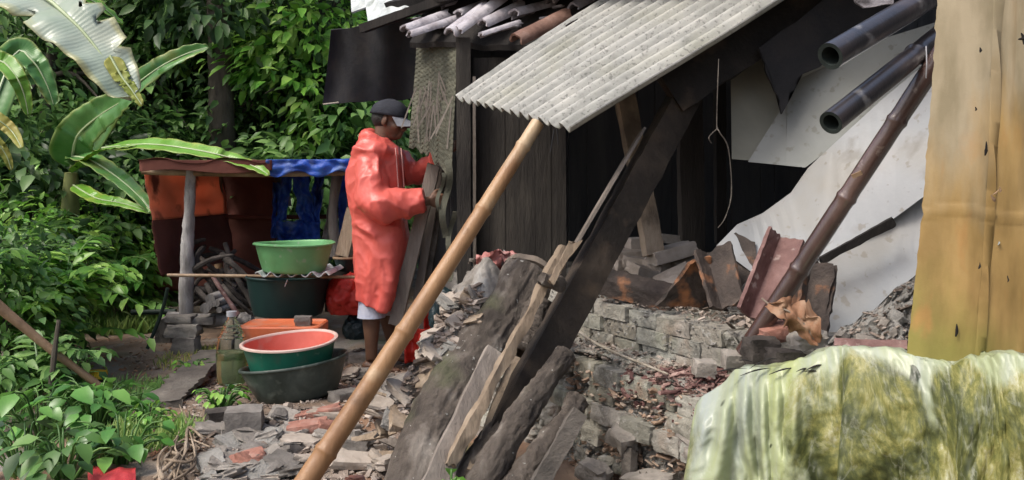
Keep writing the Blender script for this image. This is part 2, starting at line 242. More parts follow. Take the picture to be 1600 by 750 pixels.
def tarp_mat():
    m = mat('mossy_plastic', [(.36, .41, .38), (.47, .52, .49)], 3, .24, .35, 16, spec=.5, transl=.3, dist=.01)
    t = m.node_tree; N = t.nodes; L = t.links; b = N['Principled BSDF']
    tr = [n for n in N if n.type == 'BSDF_TRANSLUCENT'][0]
    tc = N.new('ShaderNodeTexCoord')
    at = N.new('ShaderNodeVertexColor'); at.layer_name = 'moss'
    sep = N.new('ShaderNodeSeparateColor'); L.new(at.outputs[0], sep.inputs[0])
    def nz(sc_, st=(1, 1, 1), det=9, ro=.68):
        mp = N.new('ShaderNodeMapping'); mp.inputs['Scale'].default_value = st; L.new(tc.outputs['UV'], mp.inputs[0])
        n = N.new('ShaderNodeTexNoise'); n.inputs['Scale'].default_value = sc_; n.inputs['Detail'].default_value = det; n.inputs['Roughness'].default_value = ro
        n.inputs['Distortion'].default_value = .5
        L.new(mp.outputs[0], n.inputs[0]); return n.outputs[0]
    a = N.new('ShaderNodeMath'); a.operation = 'MULTIPLY_ADD'; a.inputs[1].default_value = 1.3; L.new(nz(6, (1.6, .9, 1)), a.inputs[0]); a.inputs[2].default_value = -.65
    s = N.new('ShaderNodeMath'); L.new(a.outputs[0], s.inputs[0]); L.new(sep.outputs[0], s.inputs[1])
    f = N.new('ShaderNodeMapRange'); f.inputs[1].default_value = .36; f.inputs[2].default_value = .62; f.inputs[4].default_value = .96; L.new(s.outputs[0], f.inputs[0])
    rp = N.new('ShaderNodeValToRGB'); e = rp.color_ramp.elements
    e[0].position = .34; e[0].color = (.04, .05, .015, 1); e[1].position = .64; e[1].color = (.54, .55, .38, 1)
    for p, c in ((.43, (.1, .115, .03)), (.5, (.21, .215, .055)), (.56, (.36, .34, .11))):
        x = e.new(p); x.color = (*c, 1)
    mm = N.new('ShaderNodeMath'); mm.operation = 'MULTIPLY_ADD'; L.new(nz(2.6, (1.6, .9, 1), 4, .5), mm.inputs[0]); mm.inputs[1].default_value = .55
    m2 = N.new('ShaderNodeMath'); m2.operation = 'SUBTRACT'; L.new(nz(10, (1.5, .75, 1), 12, .78), m2.inputs[0]); m2.inputs[1].default_value = .29; L.new(m2.outputs[0], mm.inputs[2]); L.new(mm.outputs[0], rp.inputs[0])
    col0 = b.inputs['Base Color'].links[0].from_socket
    # pale green film
    fl = N.new('ShaderNodeMixRGB'); fm = N.new('ShaderNodeMapRange'); fm.inputs[1].default_value = .36; fm.inputs[2].default_value = .58; fm.inputs[4].default_value = .85
    L.new(nz(3, (2.5, .35, 1)), fm.inputs[0]); L.new(fm.outputs[0], fl.inputs[0]); L.new(col0, fl.inputs[1]); fl.inputs[2].default_value = (.46, .52, .2, 1)
    gb = N.new('ShaderNodeMath'); gb.operation = 'MULTIPLY'; L.new(fm.outputs[0], gb.inputs[0]); L.new(sep.outputs[2], gb.inputs[1]); L.new(gb.outputs[0], fl.inputs[0])
    mx = N.new('ShaderNodeMixRGB'); L.new(f.outputs[0], mx.inputs[0]); L.new(fl.outputs[0], mx.inputs[1]); L.new(rp.outputs[0], mx.inputs[2])
    # crinkle highlights painted into the colour as thin pale lines
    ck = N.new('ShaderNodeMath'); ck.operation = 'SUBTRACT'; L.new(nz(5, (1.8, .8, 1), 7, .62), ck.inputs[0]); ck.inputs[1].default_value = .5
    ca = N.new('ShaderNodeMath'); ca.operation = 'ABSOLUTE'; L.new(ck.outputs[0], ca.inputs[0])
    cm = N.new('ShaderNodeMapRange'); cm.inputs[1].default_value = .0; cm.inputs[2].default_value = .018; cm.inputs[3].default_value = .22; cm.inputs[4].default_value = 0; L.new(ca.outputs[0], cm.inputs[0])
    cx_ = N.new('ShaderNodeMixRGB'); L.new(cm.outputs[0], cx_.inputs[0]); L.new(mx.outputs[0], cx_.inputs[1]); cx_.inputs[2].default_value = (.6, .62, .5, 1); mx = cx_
    # yellow patch
    my = N.new('ShaderNodeMixRGB'); L.new(sep.outputs[1], my.inputs[0]); L.new(mx.outputs[0], my.inputs[1]); my.inputs[2].default_value = (.6, .5, .02, 1)
    # black specks
    sp = N.new('ShaderNodeMapRange'); sp.inputs[1].default_value = .71; sp.inputs[2].default_value = .73; sp.inputs[4].default_value = .9; L.new(nz(17, (1, .7, 1), 2, .4), sp.inputs[0])
    mz = N.new('ShaderNodeMixRGB'); L.new(sp.outputs[0], mz.inputs[0]); L.new(my.outputs[0], mz.inputs[1]); mz.inputs[2].default_value = (.03, .04, .02, 1)
    L.new(mz.outputs[0], b.inputs['Base Color']); L.new(mz.outputs[0], tr.inputs[0])
    rr = N.new('ShaderNodeMapRange'); rr.inputs[3].default_value = .15; rr.inputs[4].default_value = .45; L.new(f.outputs[0], rr.inputs[0]); L.new(rr.outputs[0], b.inputs['Roughness'])
    return m
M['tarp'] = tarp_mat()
def fibro_trough_shade(m, waves):  # shade of the troughs painted into the sheet colour, broken up by noise
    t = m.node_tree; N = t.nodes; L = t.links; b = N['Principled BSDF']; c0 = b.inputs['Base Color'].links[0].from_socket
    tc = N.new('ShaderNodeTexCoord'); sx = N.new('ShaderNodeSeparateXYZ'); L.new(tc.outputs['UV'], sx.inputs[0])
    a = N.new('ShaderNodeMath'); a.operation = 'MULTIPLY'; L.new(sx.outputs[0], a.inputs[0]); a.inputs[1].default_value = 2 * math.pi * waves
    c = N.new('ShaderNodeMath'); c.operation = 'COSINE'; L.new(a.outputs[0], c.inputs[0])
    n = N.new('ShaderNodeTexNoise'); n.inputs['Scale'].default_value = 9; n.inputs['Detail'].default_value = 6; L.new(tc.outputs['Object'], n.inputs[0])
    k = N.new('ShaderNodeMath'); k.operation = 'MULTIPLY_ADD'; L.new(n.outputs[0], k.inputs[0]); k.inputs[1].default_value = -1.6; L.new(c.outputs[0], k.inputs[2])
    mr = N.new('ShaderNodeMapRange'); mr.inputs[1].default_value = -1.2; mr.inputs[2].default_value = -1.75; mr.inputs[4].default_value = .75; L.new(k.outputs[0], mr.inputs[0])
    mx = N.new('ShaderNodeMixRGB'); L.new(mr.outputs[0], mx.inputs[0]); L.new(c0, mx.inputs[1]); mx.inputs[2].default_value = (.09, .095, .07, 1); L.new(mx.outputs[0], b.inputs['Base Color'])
fibro_trough_shade(M['fibro'], 13)
gl = bpy.data.materials.new('bottle_plastic'); gl.use_nodes = True
_b = gl.node_tree.nodes['Principled BSDF']; _b.inputs['Base Color'].default_value = (.85, .93, .85, 1); _b.inputs['Roughness'].default_value = .06
_b.inputs['Transmission Weight'].default_value = 1; _b.inputs['IOR'].default_value = 1.3
M['bottle'] = gl
M['wallchip'] = mat('crumbled_clay', [(.2, .13, .09), (.34, .24, .17), (.45, .37, .3)], 9, .9, .5, 30, island=True)
M['rearwood'] = mat('rear_room_boards', [(.05, .055, .065), (.09, .095, .105), (.13, .13, .135)], 4, .9, .5, 22, (1, 1, .15))
M['liquid'] = mat('murky_water', [(.55, .64, .4), (.62, .7, .46)], 5, .15, 0)
_n = M['liquid'].node_tree.nodes['Principled BSDF']; _n.inputs['Transmission Weight'].default_value = .75; _n.inputs['IOR'].default_value = 1.2

# ---------------------------------------------------------------- mesh helpers
class MB:
    def __init__(s): s.v = []; s.f = []; s.uv = {}; s.col = {}
    def add(s, vs, fs, uvs=None, cols=None):
        b = len(s.v); s.v += [Vector(v) for v in vs]; s.f += [tuple(i + b for i in f) for f in fs]
        if uvs:
            for i, u in enumerate(uvs): s.uv[b + i] = u
        if cols:
            for i, u in enumerate(cols): s.col[b + i] = u
        return s
    def build(s, name, m, parent=None, smooth=40, origin=None):
        me = bpy.data.meshes.new(name)
        if parent is not None: o0 = Vector(parent['_w']) if '_w' in parent else parent.location.copy()
        elif origin is not None: o0 = Vector(origin)
        else:
            xs = [v.x for v in s.v]; ys = [v.y for v in s.v]; zs = [v.z for v in s.v]
            o0 = Vector(((min(xs) + max(xs)) / 2, (min(ys) + max(ys)) / 2, min(zs)))
        me.from_pydata([tuple(v - o0) for v in s.v], [], s.f)
        if s.uv:
            ul = me.uv_layers.new(name='UVMap')
            for lp in me.loops: ul.data[lp.index].uv = s.uv.get(lp.vertex_index, (0, 0))
        if s.col:
            nm = s.colname if hasattr(s, 'colname') else 'tint'
            ca = me.color_attributes.new(nm, 'FLOAT_COLOR', 'POINT')
            for i in range(len(s.v)): ca.data[i].color = (*s.col.get(i, (1, 1, 1)), 1)
        me.materials.append(m); me.update()
        if smooth:
            me.shade_smooth()
            if smooth < 180: me.set_sharp_from_angle(angle=R(smooth))
        o = bpy.data.objects.new(name, me); SC.collection.objects.link(o)
        if parent is None: o.location = o0
        else: o.parent = parent
        if parent is not None and parent.type == 'MESH':
            o.parent = parent
        o['_w'] = tuple(o0)
        return o
def tag(o, label=None, cat=None, group=None, kind=None):
    if label: o['label'] = label
    if cat: o['category'] = cat
    if group: o['group'] = group
    if kind: o['kind'] = kind
    return o
def root(name, loc, label, cat, group=None):
    o = bpy.data.objects.new(name, None); SC.collection.objects.link(o); o.location = loc; o.empty_display_size = .1
    return tag(o, label, cat, group)
def frames(pts):
    pts = [Vector(p) for p in pts]; out = []; up = None
    for i, p in enumerate(pts):
        t = (pts[min(i + 1, len(pts) - 1)] - pts[max(i - 1, 0)]).normalized()
        if up is None:
            up = Vector((0, 0, 1)) if abs(t.z) < .9 else Vector((0, 1, 0))
        x = t.cross(up).normalized(); y = x.cross(t).normalized(); up = y
        out.append((p, x, y, t))
    return out
def spline(pts, n):
    pts = [Vector(p) for p in pts]; out = []; k = len(pts) - 1
    for i in range(n + 1):
        u = i / n * k; j = min(int(u), k - 1); t = u - j
        p0 = pts[max(j - 1, 0)]; p1 = pts[j]; p2 = pts[j + 1]; p3 = pts[min(j + 2, k)]
        out.append(.5 * ((2 * p1) + (p2 - p0) * t + (2 * p0 - 5 * p1 + 4 * p2 - p3) * t * t + (3 * p1 - p0 - 3 * p2 + p3) * t ** 3))
    return out
def ipl(vals, n):
    k = len(vals) - 1; out = []
    for i in range(n + 1):
        u = i / n * k; j = min(int(u), k - 1); out.append(lerp(vals[j], vals[j + 1], u - j))
    return out
def tube(mb, pts, rad, seg=10, n=None, rough=0, rs=8, cap=True, seed=0, flat=1.0, bark=0):
    n = n or (len(pts) - 1)
    P = spline(pts, n) if n != len(pts) - 1 else [Vector(p) for p in pts]
    if isinstance(rad, (int, float)): rad = [rad, rad]
    Rr = ipl(rad, n) if len(rad) != n + 1 else rad
    vs = []; fs = []
    for i, (p, x, y, t) in enumerate(frames(P)):
        for k in range(seg):
            a = 2 * math.pi * k / seg; dd = x * math.cos(a) + y * math.sin(a) * flat
            q = p + dd * Rr[i]
            if rough: q += dd * Rr[i] * rough * fbm(q + Vector((seed, 0, 0)), 6 if seg > 30 else 4, rs)
            if bark:
                g = noise.noise(Vector((math.cos(a) * 3.2, math.sin(a) * 3.2 + seed, i * 5.5 / n))); g2 = noise.noise(Vector((math.cos(a) * 7, math.sin(a) * 7 + seed, i * 16 / n)))
                q += dd * Rr[i] * bark * ((1 - 2 * math.sqrt(g * g + .002)) * .9 + (1 - 2 * math.sqrt(g2 * g2 + .002)) * .45 - .9)
            vs.append(q)
    for i in range(n):
        for k in range(seg):
            a = i * seg + k; b = i * seg + (k + 1) % seg; fs.append((a, b, b + seg, a + seg))
    if cap:
        fs.append(tuple(range(seg))[::-1]); fs.append(tuple(n * seg + k for k in range(seg)))
    return mb.add(vs, fs)
def bamboo_shape(mb, p0, p1, r0, r1, nodes, seg=20, hollow0=False, hollow1=False, bow=Vector((0, 0, 0))):
    p0 = Vector(p0); p1 = Vector(p1); Ts = {0.0, 1.0}
    L_ = (p1 - p0).length
    for t in nodes:
        for dt in (-.03, -.012, -.006, 0, .006, .012, .03): Ts.add(min(1, max(0, t + dt / L_)))
    for i in range(25): Ts.add(i / 24)
    Ts = sorted(Ts); pts = []; rr = []
    for t in Ts:
        pts.append(p0.lerp(p1, t) + bow * math.sin(math.pi * t)); r = lerp(r0, r1, t)
        for nd in nodes:
            dd = abs(t - nd) * L_
            if dd < .013: r *= 1 + .13 * (1 - dd / .013)
            elif dd < .04: r *= 1 - .02
        r *= 1 + .02 * noise.noise(Vector((t * 9, r0 * 50, 0)))
        rr.append(r)
    tube(mb, pts, rr, seg, cap=not (hollow0 or hollow1))
    return pts, rr
def hollow_end(mb, c, t, r, depth=.12, wall=.3, seg=20):
    # ring at the cut plus an inner bore running into the pole
    t = t.normalized(); up = Vector((0, 0, 1)) if abs(t.z) < .9 else Vector((0, 1, 0))
    x = t.cross(up).normalized(); y = x.cross(t)
    vs = []; fs = []
    for (rr, s) in ((r, 0), (r * (1 - wall), -.001), (r * (1 - wall), -depth)):
        for k in range(seg):
            a = 2 * math.pi * k / seg; vs.append(c + (x * math.cos(a) + y * math.sin(a)) * rr + t * s)
    for i in range(2):
        for k in range(seg):
            a = i * seg + k; b = i * seg + (k + 1) % seg; fs.append((a, b, b + seg, a + seg))
    fs.append(tuple(2 * seg + k for k in range(seg)))
    return mb.add(vs, fs)
def beam(mb, p0, p1, w, t, face=(0, -1, 0), n=24, rough=.0, taper=1.0, m=5, sc=7, chip=0):
    """rectangular timber p0->p1; w = width seen facing `face`, t = thickness along `face`"""
    p0 = Vector(p0); p1 = Vector(p1); a = (p1 - p0).normalized(); f = Vector(face); f = (f - a * f.dot(a)).normalized(); s = a.cross(f).normalized()
    prof = []
    for i in range(m): prof.append((-.5 + i / m, -.5))
    prof += [(.5, -.5), (.5, 0), (.5, .5)]
    for i in range(1, m + 1): prof.append((.5 - i / m, .5))
    prof += [(-.5, 0)]
    k = len(prof); vs = []; fs = []
    for i in range(n + 1):
        u = i / n; c = p0.lerp(p1, u); ww = w * lerp(1, taper, u)
        for (x, y) in prof:
            q = c + s * x * ww + f * y * t
            q += (s * math.copysign(w, x) * (abs(x) > .4) + f * math.copysign(t, y) * (abs(y) > .4)) * rough * fbm(q, 4, sc * 1.7) * 3
            if i in (0, n) and chip: q += a * chip * fbm(q, 3, 30)
            vs.append(q)
    for i in range(n):
        for j in range(k):
            b = i * k + j; c = i * k + (j + 1) % k; fs.append((b, c, c + k, b + k))
    fs.append(tuple(range(k))[::-1]); fs.append(tuple(n * k + j for j in range(k)))
    return mb.add(vs, fs)
def rock(mb, c, dims, rot=(0, 0, 0), rough=.25, sub=3, boxy=.6, seed=None, sc=2.2):
    seed = random.random() * 99 if seed is None else seed
    bm = bmesh.new(); bmesh.ops.create_cube(bm, size=1); bmesh.ops.subdivide_edges(bm, edges=bm.edges[:], cuts=sub, use_grid_fill=True)
    rm = Euler(rot).to_matrix(); vs = []; c = Vector(c); D = Vector(dims)
    for v in bm.verts:
        p = v.co.copy(); q = p.normalized() * .62; p = p * boxy + q * (1 - boxy)
        p += p * rough * fbm(p + Vector((seed, seed * .7, 0)), 3, sc) + p * rough * .35 * noise.noise(p * 7 + Vector((seed, 1, 0)))
        vs.append(c + rm @ Vector((p.x * D.x, p.y * D.y, p.z * D.z)))
    bm.verts.index_update(); fs = [tuple(v.index for v in f.verts) for f in bm.faces]; bm.free()
    return mb.add(vs, fs)
def lathe(mb, prof, mtx, seg=48, sq=None):
    vs = []; fs = []; n = len(prof)
    for (r, z) in prof:
        for k in range(seg):
            a = 2 * math.pi * k / seg; rr = r * (1 + .012 * math.sin(2 * a + .7) + .006 * math.sin(3 * a)); vs.append(mtx @ Vector((rr * math.cos(a), rr * math.sin(a), z + (.004 * math.sin(2 * a) if r > .15 else 0))))
    for i in range(n - 1):
        for k in range(seg):
            a = i * seg + k; b = i * seg + (k + 1) % seg; fs.append((a, b, b + seg, a + seg))
    if prof[0][0] < .001: fs.append(tuple(range(seg))[::-1])
    if prof[-1][0] < .001: fs.append(tuple((n - 1) * seg + k for k in range(seg)))
    return mb.add(vs, fs)
def plate(mb, pts, normal_dir, thick, jag=0, sub=6, bend=None):
    """thick flat sheet whose outline is pts (3D); ragged edge by jag metres"""
    P = []
    n = len(pts)
    for i in range(n):
        a = Vector(pts[i]); b = Vector(pts[(i + 1) % n])
        for k in range(sub):
            q = a.lerp(b, k / sub)
            if jag and k: q += Vector((noise.noise(q * 17), 0, noise.noise(q * 17 + Vector((9, 9, 9))))) * jag
            P.append(q)
    nd = Vector(normal_dir).normalized()
    bm = bmesh.new(); vsb = [bm.verts.new(p) for p in P]; f = bm.faces.new(vsb)
    bmesh.ops.triangulate(bm, faces=[f])
    if bend:
        for _ in range(3): 
            bmesh.ops.subdivide_edges(bm, edges=[e for e in bm.edges if e.calc_length() > .09], cuts=1)
            bmesh.ops.triangulate(bm, faces=bm.faces[:])
        for v in bm.verts: v.co += nd * bend(v.co)
    bm.verts.index_update(); fs = [tuple(v.index for v in g.verts) for g in bm.faces]; V = [v.co.copy() for v in bm.verts]
    be = [tuple(v.index for v in e.verts) for e in bm.edges if e.is_boundary]; bm.free()
    N_ = len(V); allv = V + [v - nd * thick for v in V]
    fs2 = fs + [tuple(i + N_ for i in g[::-1]) for g in fs] + [(a, b, b + N_, a + N_) for a, b in be]
    return mb.add(allv, fs2)
def gridsurf(mb, fn, nu, nv, thick=None, colfn=None, closed=False):
    vs = []; uv = []; cols = []
    for j in range(nv + 1):
        for i in range(nu + 1):
            u = i / nu; v = j / nv; vs.append(Vector(fn(u, v))); uv.append((u, v))
            if colfn: cols.append(colfn(u, v))
    idx = lambda i, j: j * (nu + 1) + i
    fs = [(idx(i, j), idx(i + 1, j), idx(i + 1, j + 1), idx(i, j + 1)) for j in range(nv) for i in range(nu)]
    if thick:
        N_ = len(vs); ns = [Vector((0, 0, 0)) for _ in vs]
        for f in fs:
            n = (vs[f[1]] - vs[f[0]]).cross(vs[f[3]] - vs[f[0]])
            for i in f: ns[i] += n
        vs2 = [v - n.normalized() * thick if n.length > 0 else v for v, n in zip(vs, ns)]
        bd = []
        for i in range(nu): bd += [(idx(i, 0), idx(i + 1, 0)), (idx(i + 1, nv), idx(i, nv))]
        for j in range(nv): bd += [(idx(0, j + 1), idx(0, j)), (idx(nu, j), idx(nu, j + 1))]
        fs = fs + [tuple(i + N_ for i in f[::-1]) for f in fs] + [(b, a, a + N_, b + N_) for a, b in bd]
        vs += vs2; uv += uv; cols += cols
    return mb.add(vs, fs, uv, cols or None)
def uni(mb, name, m, label, cat, group=None, kind=None, smooth=40, **k):
    return tag(mb.build(name, m, smooth=smooth, **k), label, cat, group, kind)
def applied(o):
    dg = bpy.context.evaluated_depsgraph_get(); dg.update(); me = bpy.data.meshes.new_from_object(o.evaluated_get(dg)); old = o.data
    o.modifiers.clear(); o.data = me; bpy.data.meshes.remove(old)
def remesh(o, vox, smooth=2):
    m = o.modifiers.new('r', 'REMESH'); m.mode = 'VOXEL'; m.voxel_size = vox; m.use_smooth_shade = True
    if smooth:
        s = o.modifiers.new('s', 'SMOOTH'); s.iterations = smooth; s.factor = .5
    mt = o.data.materials[0]; applied(o)
    if not o.data.materials: o.data.materials.append(mt)
    o.data.shade_smooth()
random.seed(11)
E = Vector((.485, -.874, 0)).normalized(); NO = Vector((-.874, -.485, 0)).normalized(); NI = -NO
def FC(s, z, out=0): return Vector((.25, 3.8, z)) + E * s + NO * out
# ---------------------------------------------------------------- ground
def gh(x, y):
    z = .05 * fbm((x, y, 0), 4, .8) + .018 * fbm((x, y, 3), 3, 5)
    z -= .5 * sstep(3.0, 2.0, y)
    z -= (z + .0) * math.exp(-((x + 1.08) / .45) ** 2 - ((y - 4.42) / .45) ** 2)
    z += .12 * sstep(7.4, 9.5, y) + .25 * sstep(9, 16, y)
    # heap of rubble on the near side of the path
    z += .10 * math.exp(-((x + .75) / .6) ** 2 - ((y - 3.7) / .7) ** 2)
    z -= .12 * sstep(-1.6, -2.3, x) * sstep(5.4, 4.4, y)
    return z
def axis(lo, hi, step, far):
    a = list(np.arange(lo, hi, step)); s = step; x = hi
    while x < far: a.append(x); s *= 1.25; x += s
    x = lo - step; s = step
    while x > -far: a.insert(0, x); s *= 1.25; x -= s
    return a
gx = axis(-3.6, 2.6, .045, 150); gy = axis(1.6, 8.5, .045, 150)
mb = MB(); vs = [(x, y, gh(x, y)) for y in gy for x in gx]; nx = len(gx)
mb.add(vs, [(j * nx + i, j * nx + i + 1, (j + 1) * nx + i + 1, (j + 1) * nx + i) for j in range(len(gy) - 1) for i in range(nx - 1)])
tag(mb.build('ground', M['soil'], smooth=180), kind='structure')

# ---------------------------------------------------------------- house
house = root('house', FC(0, 0), 'dark ruined house with open front, sagging roof deck and black interior', 'house')
def quad_slab(p, thick, nrm):
    m = MB(); plate(m, p, nrm, thick, sub=1); return m
FT = .58
# platform (earth floor held by the low masonry)
m = MB(); a, b = FC(-1.9, FT, -.14), FC(2.6, FT, -.14); c, d_ = b + NI * 4.2, a + NI * 4.2
plate(m, [a, b, c, d_], (0, 0, 1), .7, sub=1); m.build('platform', M['mortar'], house, smooth=0)
# roof deck over the rooms
E0 = W(600, 5, 5.5); E1 = W(1500, -160, 2.7); RU = Vector((.874, .486, .5)).normalized()
plate_n = (E1 - E0).cross(RU).normalized()
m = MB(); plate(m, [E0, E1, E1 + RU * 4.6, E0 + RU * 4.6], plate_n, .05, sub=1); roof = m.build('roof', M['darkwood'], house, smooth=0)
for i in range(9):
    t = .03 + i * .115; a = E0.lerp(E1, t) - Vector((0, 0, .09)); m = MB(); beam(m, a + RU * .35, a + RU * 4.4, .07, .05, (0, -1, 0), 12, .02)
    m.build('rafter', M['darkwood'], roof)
for nm, (p, q) in {'rear_wall': (FC(-1.9, 0) + NI * 3.8, FC(3.3, 0) + NI * 3.8), 'gable_wall': (FC(3.0, 0, -.5), FC(3.0, 0) + NI * 4.2), 'end_wall': (FC(-1.75, 0, -.1), FC(-1.75, 0) + NI * 3.8)}.items():
    m = MB(); dd = (q - p).normalized(); nn = Vector((-dd.y, dd.x, 0)); h_ = 4.2 if nm != 'end_wall' else 2.0
    nb = 26
    for i in range(nb):
        a = p.lerp(q, i / nb); b = p.lerp(q, (i + .97) / nb); o_ = nn * rnd(-.01, .01)
        plate(m, [a + o_, b + o_, b + o_ + Vector((0, 0, h_)), a + o_ + Vector((0, 0, h_))], nn, .03, sub=1)
    m.build(nm, M['rearwood'], house, smooth=0)
# inner plank partition seen between the woven panel and the black doorway
m = MB()
for i in range(6):
    x0 = 742 + i * 24; x1 = x0 + 23.6; Y = 4.75 + rnd(-.003, .003)
    plate(m, [W(x0, 470, Y), W(x1, 470, Y), W(x1 - 2, 90, Y), W(x0 - 2, 90, Y)], (0, -1, 0), .025, sub=3, jag=.006)
m.build('plank_partition', M['darkpost'], house, smooth=0)
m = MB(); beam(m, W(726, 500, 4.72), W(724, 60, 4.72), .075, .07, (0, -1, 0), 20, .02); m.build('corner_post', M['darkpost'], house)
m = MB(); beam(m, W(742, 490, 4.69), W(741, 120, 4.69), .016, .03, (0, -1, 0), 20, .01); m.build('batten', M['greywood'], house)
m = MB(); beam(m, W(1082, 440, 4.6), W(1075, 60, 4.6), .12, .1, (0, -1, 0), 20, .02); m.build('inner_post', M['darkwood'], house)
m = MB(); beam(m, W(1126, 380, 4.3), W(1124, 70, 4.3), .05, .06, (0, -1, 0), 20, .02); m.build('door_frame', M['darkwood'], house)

# low masonry of the house front (upper course) and the bulging stone foot below it
def masonry(s0, s1, z0, z1, out, ch, bl, amp, seed, nu, nv, ledge, slope=0, lumpy=.02, top=None, erode=.5):
    mb = MB(); mb.colname = 'tint'
    def cell(s, z):
        row = math.floor(z / ch + .25 * noise.noise(Vector((s * 2, seed, 0)))); off = (row % 2) * .5 + .3 * noise.noise(Vector((row * 3.3, seed, 1)))
        k = math.floor(s / bl + off); fz = z / ch + .25 * noise.noise(Vector((s * 2, seed, 0))) - row; fs_ = s / bl + off - k
        e = min(fz, 1 - fz) * ch, min(fs_, 1 - fs_) * bl
        return row, k, min(e)
    nl = int(nv * .3)
    def fn(u, v):
        s = lerp(s0, s1, u); zt = z1 if top is None else top(s)
        vv = v * (nv) / (nv - nl)
        if vv <= 1:
            z = lerp(z0, zt, vv); o = out + slope * (1 - vv)
            r, k, ed = cell(s + .01 * noise.noise(Vector((s * 20, z * 20, 1))), z + .01 * noise.noise(Vector((s * 20, z * 20, 5))))
            h = noise.noise(Vector((r * 5.1, k * 3.7, seed))); er = max(0, noise.noise(Vector((s * 2.3, z * 3, seed + 5))) + erode - .5)
            g = -sstep(.014, .0, ed) * amp * (1 - min(1, er * 1.6)) * .8 + h * amp * .7
            g += lumpy * fbm((s, z, seed), 5, 9) + .010 * fbm((s, z, seed + 8), 4, 40) - er * .05 - .03 * max(0, abs(noise.noise(Vector((s * 14, z * 16, seed)))) * -6 + .6)
            return FC(s, z + .008 * fbm((s, seed, 2), 3, 20) * vv, o + g)
        t = (vv - 1) / (1 / (1 - nl / nv) - 1) if nl else 0
        g0 = lumpy * fbm((s, zt, seed), 5, 9)
        return FC(s, zt + .018 * fbm((s, t * 2, seed), 4, 7) + .008 * fbm((s, seed, 2), 3, 20), out + g0 - t * ledge)
    def cf(u, v):
        s = lerp(s0, s1, u); zt = z1 if top is None else top(s); z = lerp(z0, zt, min(1, v * nv / (nv - nl))); r, k, ed = cell(s, z)
        h = .72 + .28 * (noise.noise(Vector((r * 5.1, k * 3.7, seed + 2))) + 1) / 2 + .12 * noise.noise(Vector((r, k * 7.7, seed)))
        return (h, h * .98, h * .95)
    gridsurf(mb, fn, nu, nv, colfn=cf)
    # back and ends so that it is a closed body
    return mb
wl = root('masonry_wall', FC(.5, 0), 'low grey crumbling masonry wall with a stepped ledge, holding up the open house floor', 'wall')
topz = lambda s: .625 - .03 * s + .008 * noise.noise(Vector((s * 3, 1, 1))) - .10 * sstep(.95, 1.08, s)
masonry(-.22, 1.08, .25, .62, -.001, .3, .9, .004, 3, 360, 150, .3, top=topz, lumpy=.011, erode=.45).build('mortar_core', M['wall'], wl, smooth=180)
masonry(-.5, 1.25, -.35, .45,   .186, .11, .17, .03, 17, 460, 280, .26, slope=.05, top=lambda s: .46 - .02 * s + .015 * noise.noise(Vector((s * 2.4, 4, 1))) - .14 * sstep(1.0, 1.25, s), lumpy=.03, erode=.65).build('stone_foot', M['wall'], wl, smooth=180)
random.seed(77)
AZ = math.atan2(E.y, E.x)
up_ = MB(); up_.colname = 'tint'
def wblock(mbx, s_, z, out, L_, H2, D_, rough=.035, boxy=.93, sub=7, tilt=0):
    n0 = len(mbx.v); rock(mbx, FC(s_, z, out), (L_, D_, H2), (rnd(-.02, .02) + tilt, rnd(-.02, .02), AZ + rnd(-.03, .03)), rough, sub, boxy, sc=3)
    h = rnd(.7, 1.1); t = (h * rnd(.97, 1.05), h, h * rnd(.88, .98))
    for i in range(n0, len(mbx.v)):
        q = mbx.v[i]; mbx.v[i] = q + NO * .004 * fbm(q, 4, 30); mbx.col[i] = t
for row, (z0_, z1_) in enumerate(((.44, .50), (.503, .562), (.565, .622))):
    s_ = -.24 + (row % 2) * .09
    while s_ < 1.06:
        L_ = rnd(.15, .23)
        if s_ + L_ / 2 < 1.0 - .05 * row or row < 2:
            wblock(up_, s_ + L_ / 2, (z0_ + z1_) / 2 - .025 * s_, .0 + rnd(-.006, .006) - .05, L_ * .985, (z1_ - z0_) * 1.0, .12)
        s_ += L_ + rnd(.003, .012)
up_.build('brick_courses', M['wall'], wl, smooth=50)
lo_ = MB(); lo_.colname = 'tint'
for row, (z0_, z1_) in enumerate(((.375, .44), (.31, .372), (.24, .305), (.17, .235), (.1, .165))):
    s_ = -.5 + (row % 2) * .07
    while s_ < 1.15:
        L_ = rnd(.1, .19)
        keep = noise.noise(Vector((s_ * 3, row * 1.3, 7))) > (-.35 + .22 * row + .25 * max(0, s_ - .4))
        if keep: wblock(lo_, s_ + L_ / 2, (z0_ + z1_) / 2 - .02 * s_, .155 + .012 * row + rnd(-.012, .012), L_ * .97, (z1_ - z0_) * 1.02, .12, .09, .84)
        s_ += L_ + .006
for _ in range(60):
    s_ = rnd(-.45, 1.15); z = rnd(-.3, .3); k = rnd(.05, .12)
    wblock(lo_, s_, z, .19 - z * .08 + rnd(-.03, .015), k * rnd(1, 1.6), k * rnd(.5, .8), .1, .25, .6, 6, rnd(-.3, .3))
lo_.build('foot_stones', M['wall'], wl, smooth=50)

